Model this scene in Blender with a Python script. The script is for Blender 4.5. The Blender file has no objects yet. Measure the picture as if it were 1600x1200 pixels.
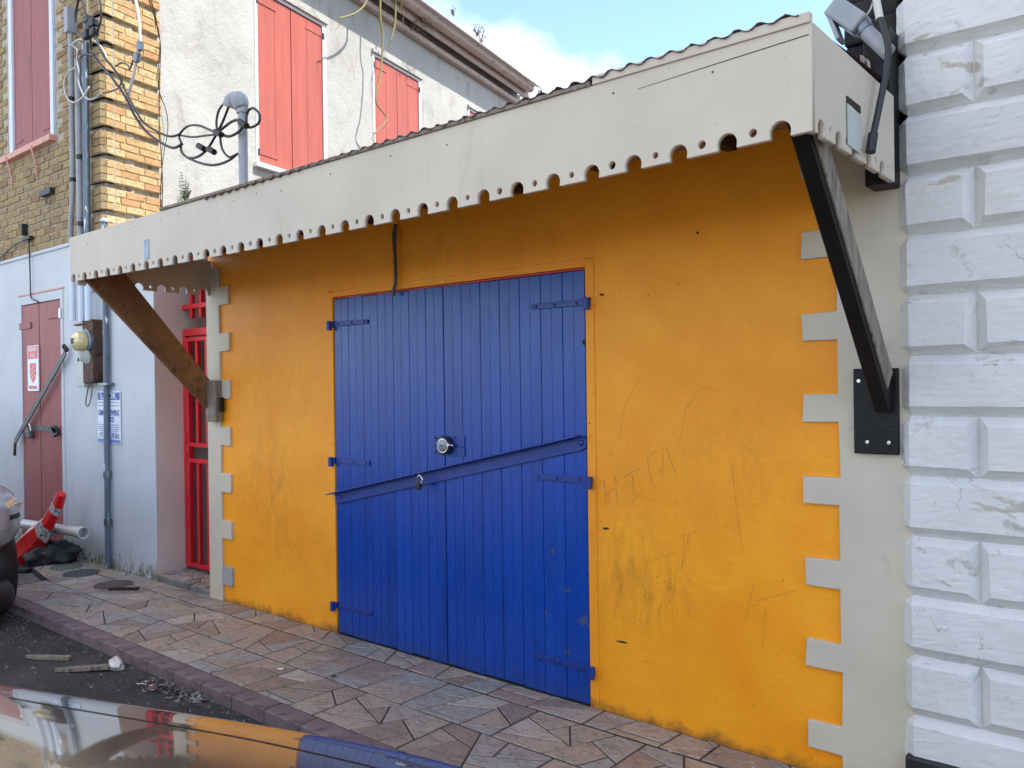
import bpy, bmesh, math, random
from mathutils import Vector, Matrix, Euler
R = math.radians
random.seed(7)
S = bpy.context.scene
COL = S.collection

# ------------------------------------------------------------------ camera
YAW, PITCH, ROLL = 0.693085, -0.001547, -0.013401
CAM = Vector((4.363, -3.419, 1.631))
fw = Vector((-math.sin(YAW)*math.cos(PITCH), math.cos(YAW)*math.cos(PITCH), math.sin(PITCH)))
rt = Vector((math.cos(YAW), math.sin(YAW), 0)); up = rt.cross(fw)
r2 = rt*math.cos(ROLL) + up*math.sin(ROLL); u2 = -rt*math.sin(ROLL) + up*math.cos(ROLL)
cam = bpy.data.cameras.new('camera'); cam.sensor_width = 36; cam.lens = 36*1286.22/1600
cam.clip_start = 0.05; cam.clip_end = 2000
co = bpy.data.objects.new('camera', cam); COL.objects.link(co)
m = Matrix((r2, u2, -fw)).transposed().to_4x4(); m.translation = CAM; co.matrix_world = m
S.camera = co

# ------------------------------------------------------------------ sky + sun
SUN_AZ, SUN_EL = R(20), R(58)          # azimuth measured from +X towards +Y
W = bpy.data.worlds.new('World'); S.world = W; W.use_nodes = True
nt = W.node_tree; nt.nodes.clear()
def wn(t, **k):
    n = nt.nodes.new(t)
    for a, b in k.items(): setattr(n, a, b)
    return n
sky = wn('ShaderNodeTexSky', sky_type='NISHITA', sun_disc=False, sun_elevation=SUN_EL, sun_rotation=R(90)-SUN_AZ)
sky.air_density = .7; sky.dust_density = .4; sky.ozone_density = 1.5
tc = wn('ShaderNodeTexCoord'); mp = wn('ShaderNodeMapping'); mp.inputs['Scale'].default_value = (1, 1, 1.6)
mp.inputs['Location'].default_value = (3.20, 1.69, 0.2)
nz = wn('ShaderNodeTexNoise'); nz.inputs['Scale'].default_value = 2.0; nz.inputs['Detail'].default_value = 7; nz.inputs['Roughness'].default_value = .52
rp = wn('ShaderNodeValToRGB'); rp.color_ramp.elements[0].position = .44; rp.color_ramp.elements[1].position = .60
mx = wn('ShaderNodeMix', data_type='RGBA'); mx.inputs[7].default_value = (4.1, 4.0, 3.9, 1)
bg = wn('ShaderNodeBackground'); bg.inputs['Strength'].default_value = .15; ow = wn('ShaderNodeOutputWorld')
L = nt.links.new
L(tc.outputs['Generated'], mp.inputs[0]); L(mp.outputs[0], nz.inputs['Vector']); L(nz.outputs[0], rp.inputs[0])
L(rp.outputs[0], mx.inputs[0]); L(sky.outputs[0], mx.inputs[6]); L(mx.outputs[2], bg.inputs[0]); L(bg.outputs[0], ow.inputs[0])
sl = bpy.data.lights.new('sun', 'SUN'); sl.energy = 2.0; sl.angle = R(.53); sl.color = (1, .95, .87)
so = bpy.data.objects.new('sun', sl); COL.objects.link(so)
sd = Vector((math.cos(SUN_AZ)*math.cos(SUN_EL), math.sin(SUN_AZ)*math.cos(SUN_EL), math.sin(SUN_EL)))
so.rotation_euler = sd.to_track_quat('Z', 'Y').to_euler(); so.location = sd*60
S.view_settings.view_transform = 'Standard'; S.view_settings.look = 'None'
S.view_settings.exposure = 1.84; S.view_settings.gamma = 1; S.view_settings.use_curve_mapping = False
S.cycles.max_bounces = 8; S.cycles.diffuse_bounces = 4; S.cycles.glossy_bounces = 4

# ------------------------------------------------------------------ materials
def srgb(r, g, b):
    f = lambda c: (c/255/12.92 if c <= 10 else ((c/255+.055)/1.055)**2.4)
    return (f(r), f(g), f(b))
class Mat:
    """little node-graph helper round a Principled BSDF"""
    def __init__(s, name):
        s.m = bpy.data.materials.new(name); s.m.use_nodes = True; s.t = s.m.node_tree
        s.b = s.t.nodes['Principled BSDF']; s.tc = s.t.nodes.new('ShaderNodeTexCoord'); s.vec = s.tc.outputs['Object']
    def n(s, t, **k):
        n = s.t.nodes.new(t)
        for a, b in k.items(): setattr(n, a, b)
        return n
    def l(s, a, b): s.t.links.new(a, b)
    def noise(s, scale, detail=4, rough=.55, stretch=None, dist=0, off=None):
        n = s.n('ShaderNodeTexNoise'); n.inputs['Scale'].default_value = scale; n.inputs['Detail'].default_value = detail
        n.inputs['Roughness'].default_value = rough; n.inputs['Distortion'].default_value = dist
        v = s.vec
        if stretch or off:
            mp = s.n('ShaderNodeMapping'); mp.inputs['Scale'].default_value = stretch or (1, 1, 1)
            if off: mp.inputs['Location'].default_value = off
            s.l(v, mp.inputs[0]); v = mp.outputs[0]
        s.l(v, n.inputs['Vector']); return n.outputs[0]
    def ramp(s, f, a, b):
        n = s.n('ShaderNodeMapRange', interpolation_type='SMOOTHSTEP'); n.inputs[1].default_value = a; n.inputs[2].default_value = b
        s.l(f, n.inputs[0]); return n.outputs[0]
    def math(s, op, a, b=None):
        n = s.n('ShaderNodeMath', operation=op)
        for i, v in enumerate((a, b)):
            if v is None: continue
            if isinstance(v, (int, float)): n.inputs[i].default_value = v
            else: s.l(v, n.inputs[i])
        return n.outputs[0]
    def mix(s, f, a, b, blend='MIX'):
        n = s.n('ShaderNodeMix', data_type='RGBA', blend_type=blend)
        for i, v in ((0, f), (6, a), (7, b)):
            if isinstance(v, (int, float)): n.inputs[i].default_value = v
            elif isinstance(v, (tuple, list)): n.inputs[i].default_value = (*v[:3], 1)
            else: s.l(v, n.inputs[i])
        return n.outputs[2]
    def blob(s, c, r, sx=1, sy=1, sz=1):
        """soft round mask about a point of the thing (wear with a shape of its own)"""
        mp = s.n('ShaderNodeMapping'); mp.inputs['Location'].default_value = (-c[0]*sx/r, -c[1]*sy/r, -c[2]*sz/r)
        mp.inputs['Scale'].default_value = (sx/r, sy/r, sz/r); s.l(s.vec, mp.inputs[0])
        v = s.n('ShaderNodeVectorMath', operation='LENGTH'); s.l(mp.outputs[0], v.inputs[0])
        n = s.n('ShaderNodeMapRange', interpolation_type='SMOOTHSTEP'); n.inputs[1].default_value = 1; n.inputs[2].default_value = 0
        s.l(v.outputs['Value'], n.inputs[0]); return n.outputs[0]
    def axis(s, i):
        x = s.n('ShaderNodeSeparateXYZ'); s.l(s.vec, x.inputs[0]); return x.outputs[i]
    def shift(s):
        """start the texture elsewhere on every piece"""
        k = s.math('MULTIPLY', s.rnd(), 61.0); a = s.n('ShaderNodeVectorMath', operation='ADD'); s.l(s.vec, a.inputs[0]); s.l(k, a.inputs[1]); s.vec = a.outputs[0]
    def rnd(s):
        return s.n('ShaderNodeObjectInfo').outputs['Random']
    def set(s, color=None, rough=.6, spec=.5, metal=0, coat=0, bump=None, bstr=.3, bdist=.01):
        b = s.b
        for key, v in (('Base Color', color), ('Roughness', rough), ('Specular IOR Level', spec), ('Metallic', metal), ('Coat Weight', coat)):
            if v is None: continue
            if isinstance(v, (int, float)): b.inputs[key].default_value = v
            elif isinstance(v, (tuple, list)): b.inputs[key].default_value = (*v[:3], 1)
            else: s.l(v, b.inputs[key])
        if bump is not None:
            n = s.n('ShaderNodeBump'); n.inputs['Strength'].default_value = bstr; n.inputs['Distance'].default_value = bdist
            s.l(bump, n.inputs['Height']); s.l(n.outputs[0], b.inputs['Normal'])
        return s.m
def mul(c, k): return tuple(min(1, x*k) for x in c[:3])
def simple(name, col, rough=.6, var=.12, scale=7, bscale=60, bstr=.15, metal=0, spec=.5, stain=None, st=(.6, .75), sscale=9, rand=0, stretch=None, coat=0):
    q = Mat(name)
    c = q.mix(q.ramp(q.noise(scale, 5, .6, stretch), .3, .7), mul(col, 1-var), mul(col, 1+var))
    if rand: c = q.mix(q.math('MULTIPLY', q.rnd(), rand), c, mul(col, .45))
    if stain: c = q.mix(q.ramp(q.noise(sscale, 6, .65, stretch, .3), *st), c, stain)
    return q.set(c, rough, spec, metal, coat, q.noise(bscale, 5, .6, stretch), bstr, .006)

MT = {}
def mk():
    # yellow painted plaster
    q = Mat('yellow_plaster')
    c = q.mix(q.ramp(q.noise(2.2, 5), .3, .7), srgb(239, 147, 10), srgb(248, 162, 24))
    c = q.mix(q.math('MULTIPLY', q.ramp(q.noise(1.1, 6, .7, None, .5), .45, .75), .22), c, srgb(205, 124, 12))
    grime = srgb(105, 76, 28)
    streak = q.noise(9, 6, .75, (1.6, 1, .45), .6)
    for (cx, cz, r, k) in ((3.78, .66, .42, .5), (4.02, .62, .22, .55), (3.25, .76, .34, .45), (.75, .95, .5, .5), (.95, .55, .35, .35), (2.55, 2.42, .5, .3), (3.2, 2.32, .4, .15), (.75, 1.6, .7, .16), (4.3, 1.2, .5, .2), (3.55, 1.05, .5, .22)):
        f = q.math('MULTIPLY', q.math('MULTIPLY', q.blob((cx, 0, cz), r, 1, .2, 1), q.ramp(streak, .4, .75)), k)
        c = q.mix(f, c, grime)
    base = q.math('MULTIPLY', q.ramp(q.math('ADD', q.axis(2), q.math('MULTIPLY', q.noise(7, 5, .7), .22)), .17, .08), .8)
    c = q.mix(base, c, srgb(82, 66, 40))
    specks = q.ramp(q.noise(46, 2, .5), .735, .76); c = q.mix(q.math('MULTIPLY', specks, .75), c, srgb(88, 58, 28))
    bh = q.math('ADD', q.math('MULTIPLY', q.noise(4, 6, .62, None, .4), 1.4), q.math('MULTIPLY', q.noise(60, 5, .75), .25))
    MT['yellow'] = q.set(c, .52, .4, bump=bh, bstr=.32, bdist=.02)
    # blue gloss paint
    q = Mat('blue_paint'); 
    c = q.mix(q.math('MULTIPLY', q.rnd(), .5), srgb(0, 64, 156), srgb(0, 53, 134))
    c = q.mix(q.ramp(q.noise(3, 5, .6, (3, 1, .4)), .4, .75), c, srgb(0, 52, 132))
    ch = q.math('MULTIPLY', q.blob((3.36, 0, .5), .6, 1.6, .1, .8), q.ramp(q.noise(11, 3, .6), .63, .66))
    c = q.mix(q.math('MULTIPLY', ch, .8), c, srgb(84, 86, 84))
    low = q.ramp(q.math('ADD', q.axis(2), q.math('MULTIPLY', q.noise(9, 4), .15)), .2, .06)
    c = q.mix(q.math('MULTIPLY', low, .35), c, srgb(50, 60, 84))
    ro = q.math('ADD', q.math('MULTIPLY', q.noise(6, 4, .6, (2, 1, .5)), .16), .2)
    MT['blue'] = q.set(c, ro, .45, bump=q.noise(26, 5, .65, (4, 1, .25)), bstr=.12, bdist=.006)
    MT['blue_metal'] = simple('blue_painted_iron', srgb(8, 48, 128), .38, .15, 20, 90, .3, stain=srgb(70, 72, 78), st=(.68, .74), sscale=24)
    # cream
    def painted(name, col, stain, st=(.62, .78), rough=.55, bs=.25, sc=2.5, ss=6, stretch=None, cracks=0):
        q = Mat(name); c = q.mix(q.ramp(q.noise(sc, 5), .3, .7), mul(col, .93), mul(col, 1.04))
        c = q.mix(q.math('MULTIPLY', q.ramp(q.noise(ss, 7, .68, stretch, .4), *st), .65), c, stain)
        sp = q.ramp(q.noise(60, 2), .74, .77); c = q.mix(q.math('MULTIPLY', sp, .6), c, mul(stain, .5))
        if stretch:
            c = q.mix(q.math('MULTIPLY', q.ramp(q.noise(5, 6, .7, (2.6, 1, .3), .5), .56, .76), .4), c, srgb(150, 134, 108))
        if cracks:
            cr = q.math('ABSOLUTE', q.math('SUBTRACT', q.noise(3.5, 4, .55, (1, 1, 1.6), .6), .5)); mk_ = q.ramp(q.noise(3.2, 3, .5, None, 0, (5, 2, 1)), .57, .66)
            c = q.mix(q.math('MULTIPLY', q.math('MULTIPLY', q.ramp(cr, .009, .002), mk_), .5), c, srgb(92, 86, 80))
            c = q.mix(q.math('MULTIPLY', q.ramp(q.noise(4, 5, .6, (.5, 1, 1.5), .3, (9, 0, 3)), .66, .69), .8), c, srgb(168, 158, 138))
        bh = q.math('ADD', q.noise(5, 6, .6), q.math('MULTIPLY', q.noise(70, 3), .1))
        return q.set(c, rough, .4, bump=bh, bstr=bs, bdist=.012)
    MT['cream'] = painted('cream_plaster', srgb(195, 184, 164), srgb(144, 148, 126))
    MT['cream_board'] = painted('cream_painted_board', srgb(192, 181, 163), srgb(158, 166, 146), bs=.12, stretch=(.3, 1, 2))
    MT['cream_dark'] = painted('cream_plaster_passage', srgb(206, 190, 176), srgb(150, 128, 112))
    MT['white_block'] = painted('white_masonry_paint', srgb(206, 204, 200), srgb(146, 138, 126), (.59, .69), .55, .35, 3, 6, cracks=1)
    MT['white_core'] = painted('white_masonry_joint', srgb(182, 180, 176), srgb(110, 116, 112), (.5, .72), .6, .4, 3, 9)
    q = Mat('blue_white_plaster'); 
    c = q.mix(q.ramp(q.noise(1.6, 5), .3, .7), srgb(184, 187, 191), srgb(194, 197, 200))
    c = q.mix(q.math('MULTIPLY', q.ramp(q.noise(5, 7, .7, (1.5, 1, .5)), .58, .75), .5), c, srgb(160, 164, 168))
    b0 = q.ramp(q.math('ADD', q.axis(2), q.math('MULTIPLY', q.noise(6, 6, .75), .5)), .42, .24)
    c = q.mix(q.math('MULTIPLY', b0, q.ramp(q.noise(14, 5, .7), .38, .55)), c, srgb(112, 104, 78))
    sp = q.ramp(q.noise(40, 2), .74, .77); c = q.mix(q.math('MULTIPLY', sp, .6), c, srgb(96, 90, 86))
    MT['bluewhite'] = q.set(c, .6, .35, bump=q.noise(9, 6, .65), bstr=.3, bdist=.015)
    q = Mat('white_lime_plaster')
    c = q.mix(q.ramp(q.noise(1.2, 6, .6), .3, .7), srgb(176, 174, 168), srgb(190, 188, 182))
    c = q.mix(q.math('MULTIPLY', q.ramp(q.noise(3, 8, .72, (1, 1, .55), .6), .5, .68), .55), c, srgb(146, 138, 126))
    c = q.mix(q.math('MULTIPLY', q.ramp(q.noise(22, 5, .7), .62, .72), .5), c, srgb(140, 132, 122))
    bh = q.math('ADD', q.noise(3, 6, .65), q.math('MULTIPLY', q.noise(24, 5, .7), .4))
    MT['lime'] = q.set(c, .8, .25, bump=bh, bstr=.5, bdist=.03)
    # brick
    def brick(name, a, b, c3):
        q = Mat(name); q.shift(); r = q.rnd(); c = q.mix(q.ramp(r, .1, .55), a, b); c = q.mix(q.ramp(r, .7, 1.), c, c3)
        c = q.mix(q.ramp(q.noise(26, 6, .7), .45, .75), c, mul(a, .55))
        c = q.mix(q.math('MULTIPLY', q.ramp(q.noise(2.2, 5, .7), .5, .75), .45), c, mul(a, .6))
        return q.set(c, .85, .2, bump=q.noise(40, 6, .7), bstr=.6, bdist=.012)
    MT['brick'] = brick('yellow_brick', srgb(166, 142, 102), srgb(154, 134, 102), srgb(142, 114, 84))
    MT['brick_sunlit'] = brick('sunlit_yellow_brick', srgb(196, 158, 110), srgb(204, 180, 132), srgb(194, 146, 104))  # quoin side faces: warmer, paler brick with the sunlight put into the colour
    MT['mortar_sunlit'] = simple('sunlit_lime_mortar', srgb(190, 172, 138), .9, .15, 12, 60, .6, stain=srgb(130, 108, 78), st=(.58, .72), sscale=14)  # mortar of the sunlit quoin faces, lightened in the colour
    MT['mortar'] = simple('lime_mortar', srgb(168, 158, 138), .9, .2, 12, 60, .6, stain=srgb(92, 78, 58), st=(.55, .7), sscale=14)
    MT['soffit_bounce'] = simple('pale_bounce_soffit', srgb(172, 142, 106), .75, .15, 6, 40, .3, stain=srgb(120, 92, 64), st=(.55, .75))  # soffit made paler than dark timber to bounce light onto the wall
    # wood, shutters
    MT['shutter'] = simple('coral_shutter_paint', srgb(182, 92, 76), .55, .1, 3, 30, .2, stain=srgb(150, 70, 58), st=(.6, .78), sscale=5, stretch=(3, 3, .35))
    MT['pinkdoor'] = simple('dull_red_door_paint', srgb(146, 72, 70), .55, .12, 3, 30, .2, stain=srgb(104, 50, 50), st=(.55, .78), sscale=5, stretch=(3, 3, .4))
    MT['pink_sill'] = simple('pale_pink_paint', srgb(206, 150, 134), .6, .12, 12, 50, .3, stain=srgb(150, 120, 108))
    MT['brown_wood'] = simple('brown_stained_timber', srgb(118, 82, 48), .55, .3, 5, 30, .25, stretch=(1.2, 1.2, 1.2), stain=srgb(62, 40, 22), st=(.5, .75))
    MT['dark_wood'] = simple('old_dark_timber', srgb(84, 60, 42), .75, .35, 6, 40, .4, stain=srgb(44, 32, 24), st=(.45, .7))
    MT['grey_wood'] = simple('weathered_grey_timber', srgb(128, 118, 104), .8, .25, 6, 50, .5, stain=srgb(74, 62, 50), st=(.5, .7), stretch=(5, 5, .8))
    MT['black_wood'] = simple('black_tarred_timber', srgb(15, 14, 14), .5, .4, 6, 50, .4, spec=.3, stain=srgb(50, 44, 36), st=(.66, .78))
    MT['trim_white'] = simple('white_trim_paint', srgb(214, 214, 208), .6, .06, 8, 60, .2, stain=srgb(150, 140, 126), st=(.62, .74), sscale=16)
    MT['eave'] = simple('beige_eave_paint', srgb(190, 168, 158), .65, .1, 5, 40, .3, stain=srgb(132, 112, 102), st=(.55, .75), stretch=(1, 1, 1))
    # metals / plastics
    MT['grey_pipe'] = simple('grey_conduit', srgb(148, 152, 155), .45, .1, 8, 40, .1, stain=srgb(86, 92, 100), st=(.6, .75))
    MT['galv'] = simple('galvanised_pipe', srgb(120, 126, 132), .35, .2, 10, 50, .15, metal=.7, stain=srgb(210, 212, 212), st=(.66, .7), sscale=14)
    MT['galv_chip'] = simple('grey_pipe_chipped', srgb(92, 104, 116), .45, .15, 9, 40, .2, stain=srgb(214, 218, 220), st=(.6, .63), sscale=8, stretch=(3, 3, .7))
    MT['white_pipe'] = simple('white_painted_pipe', srgb(206, 214, 224), .5, .05, 8)
    MT['iron'] = simple('dark_grey_iron', srgb(82, 84, 86), .5, .2, 15, 60, .3, metal=.4, stain=srgb(70, 48, 36), st=(.6, .72))
    MT['black'] = simple('black_rubber', srgb(24, 24, 26), .5, .2)
    MT['black_gloss'] = simple('black_cable_sheath', srgb(20, 21, 24), .4, .2)
    MT['white_cable'] = simple('white_cable_sheath', srgb(196, 190, 178), .5, .1)
    MT['steel'] = simple('polished_steel', srgb(206, 206, 204), .18, .05, metal=1)
    MT['rusty'] = simple('rusted_steel_box', srgb(92, 62, 44), .75, .35, 9, 60, .5, stain=srgb(46, 32, 26), st=(.45, .62))
    MT['meter_grey'] = simple('pale_grey_enamel', srgb(176, 180, 172), .5, .08, 8, 50, .2, stain=srgb(108, 84, 60), st=(.64, .72))
    q = Mat('meter_glass'); MT['meter_glass'] = q.set(srgb(214, 200, 140), .06, .8, 0, 1.0); q.b.inputs['Transmission Weight'].default_value = .35
    MT['red'] = simple('red_gate_paint', srgb(206, 34, 44), .4, .1, 8, 60, .15, stain=srgb(140, 26, 32), st=(.62, .75))
    q = Mat('dirty_corrugated_metal'); c = q.mix(q.ramp(q.noise(5, 5), .3, .7), srgb(100, 76, 80), srgb(82, 60, 64)); c = q.mix(q.ramp(q.noise(14, 5, .7), .55, .7), c, srgb(66, 48, 44))
    MT['corr'] = q.set(c, .6, .4, bump=q.noise(40, 4), bstr=.2, bdist=.005)
    MT['mould'] = simple('black_mould_masonry', srgb(34, 32, 28), .9, .5, 8, 30, .8, stain=srgb(84, 80, 66), st=(.66, .74), sscale=18)
    MT['rubble'] = simple('rough_rubble_wall', srgb(88, 80, 72), .9, .35, 9, 20, .9, stain=srgb(44, 40, 38), st=(.45, .6))
    MT['cement'] = simple('bare_grey_cement', srgb(150, 150, 148), .85, .12, 14, 60, .6)
    MT['plinth'] = simple('black_plinth_paint', srgb(34, 33, 36), .5, .3, 8, 30, .5, stain=srgb(100, 98, 98), st=(.62, .75), sscale=7)
    # paving
    q = Mat('printed_flagstone'); q.shift(); r = q.rnd()
    c = q.mix(q.ramp(r, .05, .35), srgb(156, 152, 148), srgb(172, 154, 138)); c = q.mix(q.ramp(r, .5, .75), c, srgb(146, 128, 116)); c = q.mix(q.ramp(r, .8, 1.), c, srgb(184, 174, 162))
    c = q.mix(q.ramp(q.noise(12, 8, .75, (1, 2.2, 1), 1.4), .4, .78), c, srgb(96, 85, 78))
    c = q.mix(q.ramp(q.noise(34, 6, .75), .58, .70), c, srgb(64, 57, 53)); c = q.mix(q.ramp(q.noise(28, 5, .7, None, 0, (3, 1, 2)), .6, .74), c, srgb(190, 180, 168))
    MT['flag'] = q.set(c, q.math('ADD', q.math('MULTIPLY', q.noise(20, 4), .3), .35), .4, bump=q.math('ADD', q.noise(13, 8, .75, None, 1.0), q.math('MULTIPLY', q.noise(60, 4, .7), .25)), bstr=.8, bdist=.016)
    MT['grout'] = simple('dark_grout', srgb(52, 47, 44), .9, .2, 20, 90, .5)
    MT['kerb'] = simple('mauve_kerb_paint', srgb(114, 96, 98), .75, .18, 8, 40, .5, stain=srgb(72, 60, 62), st=(.52, .7), sscale=12, rand=.3)
    q = Mat('worn_asphalt_bounce'); c = q.mix(q.ramp(q.noise(1.3, 7, .7), .35, .7), srgb(52, 51, 50), srgb(78, 75, 72)); c = q.mix(q.ramp(q.noise(60, 4, .8), .6, .75), c, srgb(108, 104, 100)); c = q.mix(q.ramp(q.noise(.7, 6, .7, None, .5), .6, .72), c, srgb(96, 92, 88)); c = q.mix(q.ramp(q.math('ADD', q.axis(1), q.math('MULTIPLY', q.noise(1.5, 5, .7), 1.2)), -3.2, -4.6), c, srgb(138, 132, 124))  # paler away from the kerb, put in to bounce light under the canopy
    MT['asphalt'] = q.set(c, .85, .3, bump=q.math('ADD', q.noise(7, 7, .75), q.math('MULTIPLY', q.noise(90, 3, .8), .3)), bstr=.9, bdist=.03)
    MT['pebble'] = simple('road_grit', srgb(112, 108, 104), .9, .4, 9)
    MT['concrete'] = simple('stained_concrete', srgb(112, 108, 104), .9, .25, 5, 40, .6, stain=srgb(62, 60, 58), st=(.5, .7), sscale=6)
    MT['stone_white'] = simple('broken_plaster_lump', srgb(206, 200, 192), .85, .12, 14, 40, .6)
    MT['cover'] = simple('cast_iron_cover', srgb(78, 80, 84), .6, .2, 20, 80, .5, metal=.3)
    MT['cover_brown'] = simple('rusty_iron_cover', srgb(92, 80, 72), .65, .25, 20, 80, .5, metal=.3)
    MT['cover_green'] = simple('green_grey_cover', srgb(96, 106, 94), .65, .2, 20, 80, .5)
    MT['cone'] = simple('red_cone_plastic', srgb(206, 22, 26), .32, .12, 6, 30, .2, stain=srgb(160, 26, 26), st=(.62, .78))
    MT['reflector'] = simple('worn_reflective_tape', srgb(186, 184, 178), .45, .1, 20, 60, .4, stain=srgb(84, 72, 64), st=(.5, .56), sscale=38)
    q = Mat('bin_bag_plastic'); MT['bag'] = q.set(srgb(24, 25, 30), .22, .6, bump=q.noise(14, 6, .7, None, 1.2), bstr=.9, bdist=.03)
    MT['pvc'] = simple('white_pvc', srgb(208, 206, 202), .4, .06, 8, 40, .1, stain=srgb(150, 146, 140), st=(.6, .75))
    MT['sign_white'] = simple('white_sign_sheet', srgb(220, 222, 228), .4, .03, 8)
    MT['sign_red'] = simple('red_sign_print', srgb(206, 44, 52), .4, .04, 8)
    MT['sign_blue'] = simple('blue_sign_print', srgb(44, 78, 156), .4, .05, 8)
    MT['sign_blue2'] = simple('pale_blue_sign_print', srgb(106, 128, 186), .4, .05, 8)
    MT['scratch'] = simple('pencil_scratch', srgb(158, 112, 56), .7, .2)
    MT['hole'] = simple('dark_hole', srgb(40, 32, 28), .9, .2)
    MT['vine'] = simple('olive_vine', srgb(140, 132, 82), .7, .15, 12)
    MT['dry'] = simple('dry_weed', srgb(132, 116, 92), .9, .25, 12)
    MT['leaf'] = simple('fern_green', srgb(66, 84, 44), .6, .25, 12)
    MT['leaf_tree'] = simple('tree_leaf', srgb(62, 84, 40), .6, .3, 3, rand=.6)
    MT['bark'] = simple('grey_bark', srgb(92, 82, 70), .9, .3, 9, 30, .8)
    # cars
    q = Mat('silver_beige_car_paint'); MT['car'] = q.set(q.mix(q.noise(2.5, 3), srgb(172, 164, 152), srgb(180, 172, 162)), q.math('ADD', q.math('MULTIPLY', q.ramp(q.noise(4, 6, .7), .4, .8), .05), .03), .5, .85, .5)
    q = Mat('silver_car_paint'); MT['car2'] = q.set(srgb(158, 164, 170), .3, .5, .4, .8)
    q = Mat('car_glass'); MT['glass'] = q.set(srgb(18, 22, 24), .04, .6)
    q = Mat('lamp_lens'); MT['lens'] = q.set(srgb(214, 212, 204), .08, .7, .2, 1)
    q = Mat('amber_lens'); MT['amber'] = q.set(srgb(226, 168, 92), .15, .6, 0, 1)
    MT['rim'] = simple('alloy_rim', srgb(150, 152, 154), .35, .05, metal=.9)
mk()

# ------------------------------------------------------------------ mesh helpers
ROOTLOC = {}
def tag(o, label=None, cat=None, group=None, kind=None):
    for k, v in (('label', label), ('category', cat), ('group', group), ('kind', kind)):
        if v: o[k] = v
    return o
def thing(name, loc, label, cat, group=None):
    o = bpy.data.objects.new(name, None); o.empty_display_size = .1; COL.objects.link(o); o.location = loc
    ROOTLOC[o.name] = Vector(loc); return tag(o, label, cat, group)
def root_of(p):
    while p.parent: p = p.parent
    return p
def off_of(p):
    """world position of the origin of p"""
    v = Vector(p.location)
    while p.parent: p = p.parent; v = v + p.location
    return v
def link_mesh(name, me, mat, parent=None, loc=None):
    o = bpy.data.objects.new(name, me); COL.objects.link(o)
    if mat is not None and not me.materials: me.materials.append(MT[mat] if isinstance(mat, str) else mat)
    if parent is not None: o.parent = parent
    if loc is not None: o.location = Vector(loc) - (off_of(parent) if parent else Vector((0, 0, 0)))
    return o
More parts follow.
